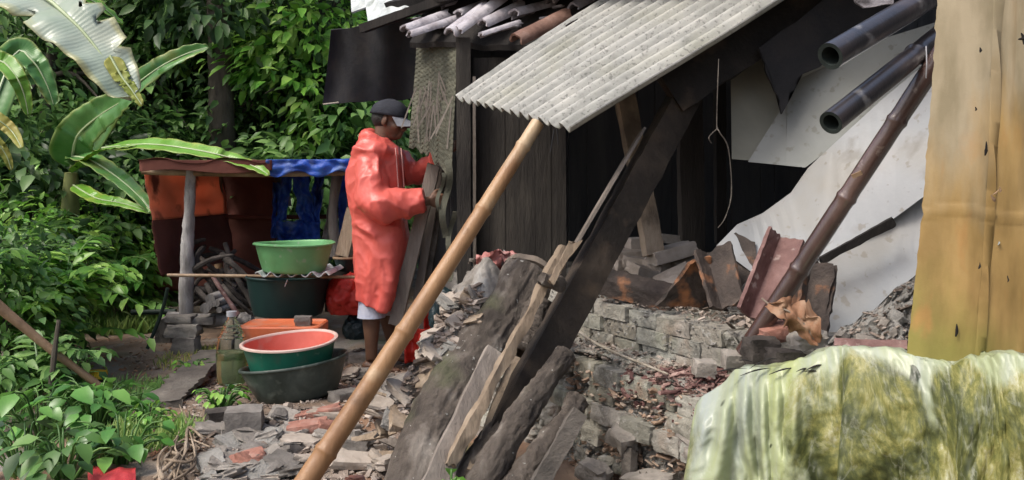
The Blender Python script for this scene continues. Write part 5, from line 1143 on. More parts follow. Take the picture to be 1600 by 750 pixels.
# ---------------------------------------------------------------- bananas
def banana_leaf(parent, pts, width, m, fold=.35, name='leaf', ragged=.0, up=(0, -.2, 1), taper0=.12, roll=0):
    n = 46; P = spline(pts, n); fr = []; upv = Vector(up); tears = [rnd(0, 1) for _ in range(int(ragged * 30))]
    for i, p in enumerate(P):
        t = (P[min(i + 1, n)] - P[max(i - 1, 0)]).normalized(); s = t.cross(upv).normalized(); nn = s.cross(t)
        if roll: s = (Matrix.Rotation(roll, 3, t) @ s); nn = s.cross(t)
        fr.append((p, s, nn, t))
    sd = rnd(0, 50); mb = MB(); nu = 16
    def fn(u, v):
        i = min(int(v * n), n); p, s, nn, t = fr[i]; x = (u - .5) * 2
        w_ = width * min(1, (v / taper0) ** .6 if v < taper0 else 1) * (max(0, 1 - v) ** .42) * 1.05
        w_ *= 1 + .05 * noise.noise(Vector((v * 6, sd, x > 0)))
        if abs(x) > .5:
            for tt in tears:
                if abs(v - tt) < .012 and (int(tt * 1000) % 2) == (x > 0): w_ *= .62
        q = p + s * x * w_ * .5 * math.cos(fold * abs(x)) + nn * (abs(x) * w_ * .5 * math.sin(fold) * .8 - abs(x) ** 3 * w_ * .05)
        q += nn * (.02 * noise.noise(Vector((u * 2.5, v * 7, sd))) + .010 * math.sin(v * 60 + sd) * abs(x) ** 2) * (width / .35)
        return q
    gridsurf(mb, fn, nu, n, thick=.0015); o = mb.build(name, m, parent, smooth=180)
    mr = MB(); tube(mr, [f[0] + f[2] * .004 for f in fr[::3]], [.011 * width / .35 + .003, .002], 6); mr.build('midrib', M['midrib'], o); return o
bA = root('banana_plant', (-3.1, 4.6, 0), 'near banana plant whose big pale leaf hangs into the photo\'s upper left corner', 'banana plant')
mb = MB(); tube(mb, [(-3.1, 4.6, -.1), (-3.08, 4.58, 1), (-3.02, 4.52, 2.2)], [.12, .1, .08], 16, 20, .1, 5); mb.build('pseudostem', M['pseudostem'], bA)
banana_leaf(bA, [W(-280, 60, 4.4), W(-120, -50, 4.2), W(30, -25, 4.0), W(110, 30, 3.9), W(165, 95, 3.85), W(205, 155, 3.8)], .45, M['banana_pale'], .3, 'leaf', .35, up=(.5, -1, .35))
banana_leaf(bA, [W(-150, -30, 4.5), W(60, -30, 4.6), W(140, 0, 4.7), W(192, 38, 4.8)], .18, M['banana_bright'], .3, 'leaf', up=(.2, -.6, 1))
banana_leaf(bA, [W(172, 88, 3.85), W(190, 120, 3.82), W(205, 140, 3.8), W(222, 165, 3.78)], .085, M['leaf_yellow'], .3, 'torn_tip', .5, up=(.5, -1, .35))
bB = root('banana_plant', (W(120, 500, 7.0).x, 7.0, 0.05), 'middle banana clump left of the shed, its longest leaf lying over the shed roof', 'banana plant')
b0 = W(112, 300, 7.0); mb = MB(); tube(mb, [W(112, 520, 7.0), W(108, 400, 7.0), W(112, 270, 6.95)], [.1, .085, .05], 14, 20, .1, 5); mb.build('pseudostem', M['pseudostem'], bB)
banana_leaf(bB, [W(112, 262, 6.95), W(120, 215, 6.8), W(150, 185, 6.7), W(185, 162, 6.6), W(208, 148, 6.5)], .36, M['banana'], .35, up=(.4, -1, .25))
banana_leaf(bB, [W(120, 260, 6.95), W(180, 165, 6.9), W(240, 112, 6.8), W(290, 85, 6.8), W(326, 74, 6.8)], .24, M['banana'], .5, up=(.45, -1, .55))
banana_leaf(bB, [W(112, 245, 6.9), W(140, 250, 6.6), W(180, 275, 6.3), W(215, 305, 6.1), W(238, 334, 6.0)], .20, M['banana'], .35, up=(.35, -.75, .8))
banana_leaf(bB, [W(112, 270, 6.9), W(150, 240, 6.4), W(180, 232, 6.1), W(213, 228, 5.9)], .13, M['banana_bright'], .4, up=(.1, -.6, 1))
banana_leaf(bB, [W(160, 232, 6.3), W(230, 226, 5.9), W(300, 234, 5.75), (W(360, 247, 5.7)), W(400, 262, 5.65), W(420, 274, 5.6)], .16, M['banana_bright'], .3, up=(.0, -.75, 1))
banana_leaf(bB, [W(115, 290, 6.9), W(150, 310, 6.3), W(190, 318, 6.1), W(236, 332, 6.0)], .13, M['banana_bright'], .4, up=(.1, -.8, .8))
bC = root('banana_plant', (W(-40, 500, 5.4).x, 5.4, 0.0), 'left banana plant, leaves cut by the photo\'s left edge below the pale leaf', 'banana plant')
mb = MB(); tube(mb, [W(-40, 560, 5.4), W(-30, 260, 5.4)], [.09, .06], 14, 20, .1, 5); mb.build('pseudostem', M['pseudostem'], bC)
banana_leaf(bC, [W(-30, 120, 5.3), W(0, 96, 5.2), W(25, 120, 5.1), W(38, 150, 5.1), W(44, 180, 5.1)], .15, M['banana_bright'], .5, up=(.6, -1, .3))
banana_leaf(bC, [W(-40, 250, 5.4), W(20, 90, 5.8), W(50, 95, 5.8), W(72, 130, 5.8), W(84, 165, 5.8)], .22, M['banana'], .4, up=(.6, -1, .3))
banana_leaf(bC, [W(-50, 180, 5.4), W(-10, 185, 5.3), W(18, 205, 5.3), W(34, 232, 5.2)], .12, M['leaf_yellow'], .4, up=(.4, -1, .5))
banana_leaf(bC, [W(-50, 210, 5.4), W(-15, 215, 5.2), W(8, 240, 5.2), W(18, 266, 5.2)], .09, M['leaf_yellow'], .4, up=(.4, -1, .5))
mb = MB(); tube(mb, [W(-30, 455, 4.2), W(30, 505, 4.25), W(95, 558, 4.3), W(165, 610, 4.35)], [.027, .02, .018], 10, 30, .15, 8); uni(mb, 'fallen_stick', M['bamboo_old'], 'brown bamboo stick slanting down from the left edge into the plants', 'stick')
mb = MB(); tube(mb, [W(78, 640, 4.2), W(84, 560, 4.25), W(92, 500, 4.3)], [.016, .012], 8, 12, .3, 8); uni(mb, 'upright_stake', M['bark'], 'dark upright stake crossing the brown stick', 'stake')

# ---------------------------------------------------------------- shed
sh = root('firewood_shed', (W(390, 520, 6.2).x, 6.2, 0), 'small firewood shed with orange and blue tarps on a pole frame', 'shed')
YF, YB = 5.8, 7.0
mb = MB(); tube(mb, [W(290, 506, YF), W(292, 400, YF), W(296, 330, YF), W(299, 262, YF)], [.046, .043, .04, .028], 16, 40, .35, 8); mb.build('front_post', M['postbark'], sh)
def pole(nm, pts, r, m, parent=sh, rough=.15):
    mb = MB(); tube(mb, pts, r, 10, 20, rough, 8, seed=rnd(0, 9)); return mb.build(nm, m, parent)
pole('front_rail', [W(222, 268, YF), W(390, 272, YF), W(556, 270, YF)], [.022, .02], M['bamboo_old'])
pole('rear_rail', [W(250, 338, YB), W(440, 339, YB), W(540, 338, YB)], [.018, .018], M['brown_cloth'])
pole('rear_post', [W(342, 480, YB), W(342, 250, YB)], [.035, .03], M['bamboo_old'])
pole('rear_post', [W(437, 480, YB - .1), W(433, 258, YB - .1)], [.028, .026], M['bark'])
pole('side_post', [W(525, 400, YF + .2), W(520, 330, YF + .2), W(527, 272, YF + .2)], [.042, .03, .04], M['greywood'])
pole('side_post', [W(552, 500, YF + .2), W(549, 252, YF + .2)], [.03, .03], M['bark'])
pole('floor_beam', [W(262, 497, YF), W(330, 500, YF), W(395, 496, YF)], [.04, .045, .04], M['postbark'])
pole('floor_beam', [W(262, 490, YB - .3), W(400, 484, YB - .3)], [.05, .045], M['bark'])
def cloth(nm, m, fn, nu=30, nv=20, parent=sh, th=.002):
    mb = MB(); gridsurf(mb, fn, nu, nv, thick=th); return mb.build(nm, m, parent, smooth=180)
# orange side + rear tarps
def sidef(y0, y1):
    return lambda u, v: Vector((W(lerp(lerp(222, 250, (y0 - 250) / 182), lerp(222, 250, (y1 - 250) / 182), v), 0, YF + .05).x + lerp(0, .12, u) + .02 * noise.noise(Vector((u * 3, lerp(y0, y1, v) * .04, 1))), lerp(YF + .05, YB + .05, u), lerp(W(0, y0, YF).z, W(0, y1, YF).z, v)))
cloth('side_tarp', M['tarp_orange'], sidef(250, 345)); cloth('side_sheet', M['brown_cloth'], sidef(345, 432))
cloth('rear_tarp', M['tarp_orange'], lambda u, v: W(lerp(238, 345, u) + 6 * noise.noise(Vector((v * 4, 1, 1))), lerp(256, 340, v) + 3 * math.sin(u * 9), YB + .08 + .03 * noise.noise(Vector((u * 4, v * 3, 2)))))
cloth('rear_sheet', M['brown_cloth'], lambda u, v: W(lerp(240, 440, u), lerp(336, 452, v) + 3 * math.sin(u * 9), YB + .12 + .03 * noise.noise(Vector((u * 4, v * 3, 5)))))
cloth('rear_sheet', M['brown_cloth'], lambda u, v: W(lerp(346, 438, u), lerp(250, 340, v), YB + .10 + .03 * noise.noise(Vector((u * 4, v * 3, 5)))))
for x0, y0, x1, y1 in ((262, 288, 300, 296), (286, 322, 320, 334)):
    cloth('torn_patch', M['brown_cloth'], lambda u, v: W(lerp(x0, x1, u), lerp(y0, y1, v) + 5 * noise.noise(Vector((u * 5, v, x0))), YB + .03), 12, 6)
cloth('roof_tarp', M['brown_cloth'], lambda u, v: Vector((lerp(W(216, 0, YF - .15).x, W(425, 0, YF).x, u), lerp(YF - .15, YB + .2, v), W(0, 250, YF - .15).z + .018 * math.sin(u * 11) + .02 * noise.noise(Vector((u * 5, v * 3, 1))) - .03 * v)))
cloth('roof_edge', M['brown_cloth'], lambda u, v: W(lerp(218, 425, u), lerp(250, 268 - 3 * math.sin(u * 7), v), YF - .14))
def blueroof(u, v): return Vector((lerp(W(415, 0, YF).x, W(562, 0, YF).x, u), lerp(YF - .12, YB + .2, v), W(0, lerp(250, 246, u), YF - .12).z - .02 + .03 * noise.noise(Vector((u * 6, v * 3, 4))) + .05 * v))
cloth('roof_tarp', M['tarp_blue'], blueroof, 40, 20)
cloth('roof_edge', M['tarp_blue'], lambda u, v: W(lerp(416, 562, u), lerp(249, 272 + 5 * math.sin(u * 14), v), YF - .13) + Vector((0, .03 * noise.noise(Vector((u * 9, v * 3, 2))), 0)), 50, 8)
for (x0, x1, x2, x3, ya, yb) in ((440, 458, 432, 446, 272, 345), (456, 482, 468, 492, 272, 352), (490, 506, 486, 498, 272, 360), (528, 556, 530, 566, 268, 392), (426, 440, 424, 436, 285, 372)):
    s_ = x0; cloth('tarp_strip', M['tarp_blue'], lambda u, v: W(lerp(lerp(x0, x2, v), lerp(x1, x3, v), u) + 4 * noise.noise(Vector((v * 5, s_, 0))), lerp(ya, yb, v), YB - .15 + .06 * noise.noise(Vector((u * 3, v * 6, s_)))), 12, 24)
cloth('tarp_strip', M['tarp_blue'], lambda u, v: W(lerp(432, 500, u), lerp(346, 392, v) + 8 * noise.noise(Vector((u * 5, v, 2))), YB - .2 + .1 * noise.noise(Vector((u * 5, v * 5, 7)))), 24, 16)
cloth('grey_strip', M['fibro_pale'], lambda u, v: W(lerp(441, 452, u) + 4 * v, lerp(296, 322, v), YB - .02), 5, 8)
cloth('grey_strip', M['fibro_pale'], lambda u, v: W(lerp(497, 506, u) - 3 * v, lerp(296, 324, v), YB - .02), 5, 8)
cloth('grey_strip', M['sack'], lambda u, v: W(lerp(lerp(520, 500, v), lerp(532, 518, v), u) + 3 * noise.noise(Vector((v * 6, 1, 1))), lerp(286, 388, v), YB - .35 + .03 * math.sin(u * 5)), 8, 20)
pole('slanting_pole', [W(262, 450, YF - .1), W(252, 490, YF - .1), W(230, 545, YF - .15)], [.012, .012], M['darkpole'])
pole('side_rail', [W(206, 488, YF + .1), W(275, 487, YF + .1)], [.018, .018], M['darkpole'])
# stones of the footing
for px, py, Y, dm, mk, lb in [(292, 546, 5.68, (.15, .14, .17), 'stone', 'grey block standing under the shed\'s front post'), (288, 515, 5.7, (.2, .15, .08), 'rubble', 'flat stone between the grey block and the shed\'s post'), (284, 498, 5.72, (.17, .13, .05), 'stone', 'topmost flat stone under the shed\'s front post'), (262, 528, 6.0, (.12, .15, .28), 'stone', 'dark stone left behind the shed\'s footing'), (318, 500, 5.75, (.14, .1, .05), 'stone', 'flat stone right of the shed\'s post foot')]:
    mb = MB(); rock(mb, W(px, py, Y) + Vector((0, 0, 0)), dm, (0, 0, rnd(-.2, .2)), .16, 4, .72); uni(mb, 'footing_stone', M[mk], lb, 'stone', 'stones of the shed footing')
# bamboo rail across + firewood
mb = MB(); bamboo_shape(mb, W(262, 430, 5.55), W(556, 433, 5.3), .011, .009, [.3, .62], 10); uni(mb, 'thin_bamboo_rod', M['bamboo_old'], 'thin pale bamboo rod lying level across the shed front', 'rod')
FW = 'firewood branches heaped in the shed'
fl = []
for i in range(34):
    kind = i % 3; cx = rnd(318, 400); cy = rnd(405, 486); Y = rnd(5.75, 6.3)
    if kind == 0:
        r = rnd(18, 42); a0 = rnd(2.2, 3.4); pts = [W(cx + r * math.cos(a0 + t), cy - r * .8 * math.sin(a0 + t) * -1 - 5, Y + .1 * t) for t in np.linspace(0, rnd(1.2, 2.2), 5)]
    else:
        a = rnd(-.5, .9) if kind == 1 else rnd(.6, 1.2); l_ = rnd(25, 55); pts = [W(cx - l_ * math.cos(a), cy - l_ * math.sin(a) * .8, Y), W(cx + rnd(-6, 6), cy + rnd(-6, 6), Y - .05), W(cx + l_ * math.cos(a), cy + l_ * math.sin(a) * .8, Y + rnd(-.1, .1))]
    pts = [Vector((p.x, p.y, max(p.z, W(0, 492, YF).z))) for p in pts]
    mb = MB(); tube(mb, pts, [rnd(.014, .026), rnd(.01, .018)], 8, 16, .25, 12, seed=i); uni(mb, 'firewood_branch', M['firewood'], 'grey-brown firewood branch in the heap inside the shed', 'firewood', FW)
for i in range(7):
    p = W(rnd(318, 352), rnd(462, 486), 5.68); mb = MB(); tube(mb, [p, p + Vector((.03, .35, .01))], [rnd(.02, .035)] * 2, 10, 3); uni(mb, 'firewood_log', M['postbark'], 'short firewood log, its cut end facing out, at the foot of the heap', 'firewood', 'cut ends at the heap\'s foot')
for x0, y0, x1, y1, lb in ((332, 432, 372, 492, 'pinkish stick leaning out of the firewood heap'), (362, 420, 400, 486, 'dark stake slanting along the firewood heap\'s right side')):
    mb = MB(); tube(mb, [W(x0, y0, 5.62), W(x1, y1, 5.6)], [.014, .016], 8, 10, .3, 12); uni(mb, 'leaning_stick', M['ridge_maroon'] if x0 == 332 else M['firewood'], lb, 'stick')

# ---------------------------------------------------------------- tubs and basins
def T(loc, tilt=(0, 0, 0)): return Matrix.Translation(loc) @ Euler(tilt).to_matrix().to_4x4()
def basin(name, label, cat, loc, rt, rb, h, m_out, m_in, m_rim, tilt=(0, 0, 0), lip=.014, th=.005, flare=.0):
    r_ = root(name, loc, label, cat); mt = T(loc, tilt)
    out = [(.0005, .004), (rb * .6, .004), (rb * .62, 0), (rb * .95, .0), (rb, .006)] + [(lerp(rb, rt, t ** .85) , .006 + (h - .012) * t) for t in np.linspace(.06, 1, 12)]
    inn = [(rt - th, h - .006)] + [(lerp(rb, rt, t ** .85) - th, .012 + (h - .018) * t) for t in np.linspace(.94, 0, 12)] + [(rb * .9, .010), (.0005, .010)]
    mb = MB(); lathe(mb, out, mt)
    if m_in is m_out:
        mb = MB(); lathe(mb, out + inn, mt)
    mb.build('shell', m_out, r_, smooth=35)
    if m_in is not m_out: mb = MB(); lathe(mb, inn, mt); mb.build('inside', m_in, r_, smooth=35)
    rim = [(rt - th, h - .007), (rt - th * .6, h + .002), (rt + lip * .4, h + .005), (rt + lip, h + .001), (rt + lip * 1.02, h - .007), (rt + lip * .7, h - .009), (rt + .0005, h - .008)]
    mb = MB(); lathe(mb, rim + [rim[0]], mt); mb.f = mb.f[:-2]; mb.build('rim', m_rim, r_, smooth=60); return r_
def zc(py, Y): return CZ + (285 - py) / F * Y
basin('green_basin', 'light green plastic basin standing on the wavy sheet over the dark tub', 'basin', (W(460, 0, 5.25).x, 5.25, zc(424, 5.25)), .222, .178, .168, M['basin_green'], M['basin_green'], M['basin_green'])
bd_ = basin('salmon_basin', 'green basin with salmon-pink inside and pale rim, set in the black tub', 'basin', (W(456, 0, 4.45).x, 4.45, .105), .224, .175, .205, M['basin_teal'], M['basin_pink'], M['rim_white'], tilt=(R(3), R(-3), 0))
basin('black_tub', 'wide shallow blackened tub, tilted, holding the salmon-pink-lined basin', 'tub', (W(462, 0, 4.40).x + .01, 4.42, .035), .258, .19, .175, M['tub_black'], M['tub_black'], M['tub_black'], tilt=(R(-2), R(-8.5), 0), lip=.008, th=.008)
dt = basin('dark_green_tub', 'very dark green tub under the wavy sheet and light green basin', 'tub', (W(450, 0, 5.45).x, 5.45, zc(497, 5.3)), .245, .205, .235, M['tub_dgreen'], M['tub_dgreen'], M['tub_dgreen'], lip=.006)
mb = MB(); A_ = W(398, 428, 5.1); B_ = W(515, 428, 5.1); gridsurf(mb, lambda u, v: A_.lerp(B_, u) + Vector((0, .5 * v, .014 * math.sin(u * 2 * math.pi * 5.5 + .4))), 90, 4, thick=.006); uni(mb, 'wavy_sheet', M['fibro_pale'], 'small wavy roof sheet lying between light green basin and dark tub', 'roof sheet', smooth=60)
mb = MB(); tube(mb, [W(449, 437, 5.15), W(445, 448, 5.16)], [.004, .003], 5, 4); uni(mb, 'pale_shred', M['cord'], 'tiny pale shred hanging on the dark green tub', 'shred')
basin('dark_bowl', 'small dark bowl beside the light green basin, near the person', 'bowl', (W(541, 0, 5.6).x, 5.6, zc(423, 5.6)), .078, .05, .085, M['tub_dgreen'], M['tub_dgreen'], M['bamboo_old'], lip=.006)
mb = MB(); rock(mb, W(535, 450, 5.75), (.2, .2, .26), (0, 0, .2), .2, 4, .7); uni(mb, 'stone_stand', M['firewood'], 'dark block carrying the small dark bowl', 'block')
mb = MB(); beam(mb, W(552, 326, 5.7), W(534, 400, 5.65), .085, .02, (0, -1, .2), 12, .01); uni(mb, 'leaning_plank', M['tanwood'], 'beige plank leaning behind the person\'s back beside the light green basin', 'plank')
# orange crate
oc = root('orange_crate', (W(444, 0, 4.88).x, 4.88, zc(586, 4.88)), 'orange plastic box standing behind the salmon-pink basin', 'box')
def rrect(w_, d_, r, n=6):
    out = []
    for cx, cy, a0 in ((w_ - r, d_ - r, 0), (-w_ + r, d_ - r, 90), (-w_ + r, -d_ + r, 180), (w_ - r, -d_ + r, 270)):
        for k in range(n + 1): a = R(a0 + 90 * k / n); out.append((cx + r * math.cos(a), cy + r * math.sin(a)))
    return out
def rloft(mb, c, secs):
    vs = []; fs = []; k = None
    for (w_, d_, r, z) in secs:
        q = rrect(w_, d_, r); k = len(q); vs += [Vector(c) + Vector((x, y, z)) for x, y in q]
    for i in range(len(secs) - 1):
        for j in range(k): a = i * k + j; b = i * k + (j + 1) % k; fs.append((a, b, b + k, a + k))
    fs.append(tuple(range(k))[::-1]); fs.append(tuple((len(secs) - 1) * k + j for j in range(k))); return mb.add(vs, fs)
H_ = zc(512, 4.88) - zc(586, 4.88); c = oc.location
mb = MB(); rloft(mb, c, [(.195, .12, .03, 0), (.205, .14, .03, H_ - .05), (.207, .142, .03, H_ - .045)]); mb.build('body', M['orange'], oc)
mb = MB(); rloft(mb, c, [(.214, .15, .035, H_ - .047), (.218, .154, .04, H_ - .02), (.218, .154, .04, H_ + .02), (.21, .146, .04, H_ + .027), (.20, .136, .04, H_ + .02), (.19, .13, .03, H_ + .018)]); mb.build('lid', M['orange'], oc)
mb = MB(); rock(mb, W(474, 501, 4.85), (.09, .07, .05), (0, 0, .1), .15, 4, .8); uni(mb, 'stone_weight', M['stone'], 'small grey stone lying on the right end of the orange box', 'stone')
# water bottle
wb = root('water_bottle', (W(362, 0, 4.7).x, 4.7, zc(600, 4.7)), 'big clear cone-shouldered bottle with murky water left of the orange box', 'bottle'); mt = T(wb.location)
mt = mt @ Matrix.Scale(1.15, 4)
prof = [(.0005, .01), (.045, .01), (.055, 0), (.064, .012), (.066, .05), (.068, .12), (.067, .17), (.060, .21), (.046, .25), (.032, .28), (.022, .295), (.019, .30), (.019, .325), (.0005, .326)]
mb = MB(); lathe(mb, prof, mt, 40); mb.build('shell', M['bottle'], wb, smooth=50)
mb = MB(); lathe(mb, [(.0005, .014), (.052, .014), (.061, .025), (.064, .12), (.064, .15), (.0005, .15)], mt, 40); mb.build('water', M['liquid'], wb, smooth=50)
mb = MB(); lathe(mb, [(.0005, .312), (.023, .312), (.023, .335), (.0005, .337)], mt, 24); mb.build('cap', M['cord'], wb, smooth=50)
mb = MB()
for k in range(3): lathe(mb, [(.0585 - .011 * k, .214 + .017 * k), (.063 - .011 * k, .219 + .017 * k), (.0555 - .011 * k, .226 + .017 * k)], mt, 40); mb.f = mb.f[:-2]
mb.build('shoulder_ribs', M['bottle'], wb)
mb = MB(); lathe(mb, [(.0655, .118), (.0695, .124), (.0705, .135), (.0695, .146), (.0655, .150)], mt, 40); mb.f = mb.f[:-2]; mb.build('waist_band', M['bottle'], wb)
# red bag, dark bag, orange scraps near the feet
def bag(c, dims, m, name, label, cat, seed=1, cr=.35, sub=18):
    bm = bmesh.new(); bmesh.ops.create_icosphere(bm, subdivisions=5, radius=.5); vs = []
    for v in bm.verts:
        p = v.co * 1.0; f = 1 + .25 * noise.noise(p * 2 + Vector((seed, 0, 0))) + cr * (.3 - abs(noise.noise(p * 4 + Vector((0, seed, 0))))) + cr * .4 * (.3 - abs(noise.noise(p * 9 + Vector((0, seed, 4)))))
        p = p * f; p.z = max(p.z, -.38); vs.append(Vector(c) + Vector((p.x * dims[0], p.y * dims[1], p.z * dims[2])))
    bm.verts.index_update(); fs = [tuple(v.index for v in f.verts) for f in bm.faces]; bm.free(); mb = MB(); mb.add(vs, fs); return uni(mb, name, m, label, cat, smooth=180)
bag(W(545, 464, 5.5), (.26, .22, .27), M['red_bag'], 'red_bag', 'bulging red plastic bag behind the person\'s legs', 'bag', 3)
bag(W(556, 512, 5.55), (.16, .16, .17), M['bag_dark'], 'dark_bag', 'shiny dark bag on the ground below the red bag', 'bag', 8, .2)
bag(W(665, 395, 5.6), (.1, .1, .5), M['bag_dark'], 'dark_bag', 'dark sack hanging in shade behind the planks', 'bag', 12, .3)
for x0, x1, y0, y1, lb in ((632, 676, 512, 568, 'red-orange sheet standing behind the yellow bamboo pole'), (662, 692, 470, 560, 'narrow orange sheet behind the yellow bamboo pole, right one')):
    mb = MB(); gridsurf(mb, lambda u, v: W(lerp(x0, x1, u), lerp(y0, y1, v), 5.25) + Vector((0, .05 * math.sin(u * 7) + .03 * noise.noise(Vector((u * 3, v * 5, 3))), 0)), 16, 16, thick=.004); uni(mb, 'orange_sheet', M['red_bag'], lb, 'sheet', smooth=180)
bag(W(700, 500, 4.9), (.2, .2, .32), M['bag_dark'], 'dark_sack', 'dark sack in shade left of the printed bag', 'sack', 21, .3)
# planks the person holds
for x0, y0, x1, y1, w_, Y, mk, lb in ((678, 258, 617, 508, .078, 5.02, 'greywood', 'wide pale plank held by the person, nearest'), (690, 240, 652, 470, .05, 5.10, 'greywood', 'thin plank behind the wide held plank'), (702, 235, 664, 470, .03, 5.14, 'dirtboard', 'thinnest dark plank held with the others')):
    mb = MB(); beam(mb, W(x0, y0, Y + .17), W(x1, y1, Y + .15), w_, .022, (-.2, -1, 0), 24, .015, chip=.01); uni(mb, 'held_plank', M[mk], lb, 'plank', 'planks held by the person')

# ---------------------------------------------------------------- ground litter
def plank_on_ground(p0, p1, w_, m, label, name='ground_plank'):
    mb = MB(); a = G(*p0, .02); b = G(*p1, .02); beam(mb, a, b, w_, .03, (0, 0, 1), 50, .05, chip=.03, sc=9); uni(mb, name, M[m], label, 'plank')
plank_on_ground((250, 632), (335, 550), .17, 'dirtboard', 'grey weathered plank lying on the ground left of the bottle')
random.seed(21)
def litter(px, py, dm, rot, mk, label, group=None, name='rubble_piece', rough=.12, boxy=.8, dz=0):
    mb = MB(); g = G(px, py, dm[2] * .3 + dz); rock(mb, g, dm, rot, rough, 4, boxy, sc=3.5); cat = {'brick_piece': 'brick', 'rubble_piece': 'rubble', 'ground_stone': 'stone'}[name]
    uni(mb, name, M[mk], label, cat, group, smooth=45)
litter(382, 662, (.15, .13, .13), (0, 0, .2), 'stone', 'grey square block left below the black tub', name='ground_stone')
litter(346, 652, (.13, .1, .07), (0, 0, .5), 'firewood', 'dark stone left of the grey square block', name='ground_stone')
litter(480, 668, (.16, .1, .045), (.05, -.12, .1), 'brick', 'red brick lying flat below the black tub, the reddest piece', name='brick_piece')
litter(378, 722, (.17, .09, .05), (.1, -.2, .35), 'brick', 'long brown brick piece at the lower left of the rubble', name='brick_piece')
litter(472, 690, (.15, .1, .035), (0, .05, -.2), 'brick_pale', 'flat dusty brick just under the reddest brick', name='brick_piece')
litter(497, 645, (.2, .08, .03), (0, -.15, .3), 'brick', 'flat mauve brick piece right above the reddest brick', name='brick_piece')
litter(560, 560, (.12, .1, .06), (0, 0, .2), 'rubble', 'pale rounded stone by the person\'s foot', name='ground_stone')
litter(562, 584, (.16, .11, .05), (0, 0, -.1), 'stone', 'flat grey stone in front of the person\'s feet', name='ground_stone')
litter(572, 600, (.13, .1, .05), (0, 0, .4), 'rubble', 'broken pale slab below the flat grey stone', name='ground_stone')
litter(540, 620, (.14, .1, .06), (0, 0, .8), 'stone', 'stone at the right end of the black tub', name='ground_stone')
litter(520, 668, (.12, .09, .04), (0, .2, .3), 'brick', 'brick bit between the reddest brick and the bamboo pole', name='brick_piece')
litter(625, 598, (.2, .13, .03), (.2, -.2, .4), 'rubble', 'largest pale plaster slab right of the bamboo pole', dz=.05)
litter(608, 640, (.18, .12, .03), (.3, .2, -.3), 'brick_pale', 'tan slab just right of the bamboo pole below the largest slab', dz=.04)
litter(560, 715, (.2, .13, .03), (.2, .1, .2), 'brick_pale', 'pinkish slab right of the bamboo pole near the photo\'s bottom', dz=.03)
litter(645, 625, (.13, .1, .03), (.3, .5, .2), 'rubble', 'slab tipped on edge beside the crumpled grey sheet', dz=.06)
for i in range(75):
    px = rnd(330, 660); py = rnd(575, 760)
    if px < 545 and py < 640: continue
    if px > 640 and py > 690: continue
    mk = random.choice(['brick', 'brick_pale', 'brick_pale', 'rubble', 'rubble', 'stone', 'rubble'])
    s_ = rnd(.5, 1.15); litter(px, py, (rnd(.07, .16) * s_, rnd(.05, .1) * s_, rnd(.015, .05) * s_), (rnd(-.35, .35), rnd(-.35, .35), rnd(0, 3.1)), mk, 'broken piece of brick or plaster in the rubble round the bamboo pole', 'small pieces of the rubble heap', dz=rnd(0, .04) if px > 540 else 0, rough=.2)
for i in range(16):
    px = rnd(560, 690); py = rnd(585, 740); g = G(px, py, rnd(.03, .1)); a = rnd(0, 3.1); l_ = rnd(.08, .2); dv = Vector((math.cos(a), math.sin(a) * .5, rnd(-.3, .3))) * l_ * .5; mb = MB()
    beam(mb, g - dv, g + dv, rnd(.012, .03), .008, (0, -1, 1), 8, .08); uni(mb, 'wood_scrap', M[random.choice(['greywood', 'tanwood', 'dirtboard'])], 'small wood scrap among the rubble right of the bamboo pole', 'wood scrap', 'wood scraps in the rubble')
def gsc(x0, x1, y0, y1):
    def f(): p = G(rnd(x0, x1), rnd(y0, y1)); p.z += .004; return p
    return f
scatter(2600, gsc(300, 700, 590, 775), (.006, .028), M['gravel'], 'rubble_gravel', 'loose gravel and crumbs of the rubble heap', 'gravel')
scatter(700, gsc(200, 420, 540, 680), (.004, .014), M['gravel'], 'path_gravel', 'small stones scattered beside the grey plank', 'gravel')
scatter(500, gsc(520, 640, 545, 620), (.006, .022), M['gravel'], 'foot_gravel', 'gravel round the person\'s feet', 'gravel')
scatter(600, gsc(150, 340, 530, 720), (.008, .02), M['dryleaf'], 'leaf_litter', 'dry leaf bits on the dirt path', 'leaf litter', flat=.05)
rt_ = root('root_tangle', G(290, 700), 'pale tangled roots and fibres at the left of the rubble', 'roots'); mb = MB()
for i in range(12):
    p = [G(rnd(238, 300) + k * rnd(6, 16), rnd(735, 765) - k * rnd(18, 36), rnd(.01, .07)) for k in range(4)]; tube(mb, p, [rnd(.003, .009), rnd(.002, .005)], 7, 18, .5, 20, seed=i)
mb.build('fibres', M['tanwood'], rt_, smooth=180)
for i in range(46):
    px, py = rnd(315, 450), rnd(645, 750); mb = MB(); k = rnd(.03, .1); rock(mb, G(px, py, rnd(.004, .03)), (k * rnd(1, 1.6), k, k * rnd(.12, .35)), (rnd(-.4, .4), rnd(-.4, .4), rnd(0, 3)), .28, 3, .75); uni(mb, 'plaster_chunk', M[random.choice(['rubble', 'rubble', 'stone', 'mortar'])], 'bluish grey plaster chunk in the patch below the grey square block', 'plaster chunk', 'grey chunks below the square block', smooth=45)
mb = MB(); gridsurf(mb, lambda u, v: G(lerp(345, 430, u) + 14 * noise.noise(Vector((u * 2, v * 4, 1))), lerp(672, 735, v), .012) + Vector((0, 0, .012 * fbm((u * 3, v * 3, 8), 4, 1.5))), 40, 40, thick=.006); uni(mb, 'cement_crust', M['stone'], 'cracked blue-grey cement crust between the roots and the red bricks', 'crust', smooth=50)
mb = MB(); gridsurf(mb, lambda u, v: G(lerp(138, 212, u), lerp(732, 775, v), .03) + Vector((0, 0, .012 * fbm((u * 2, v * 2, 2), 3, 1.5))), 24, 16, thick=.004); uni(mb, 'red_cloth', M['redleafy'], 'red cloth scrap at the photo\'s bottom edge', 'cloth', smooth=50)
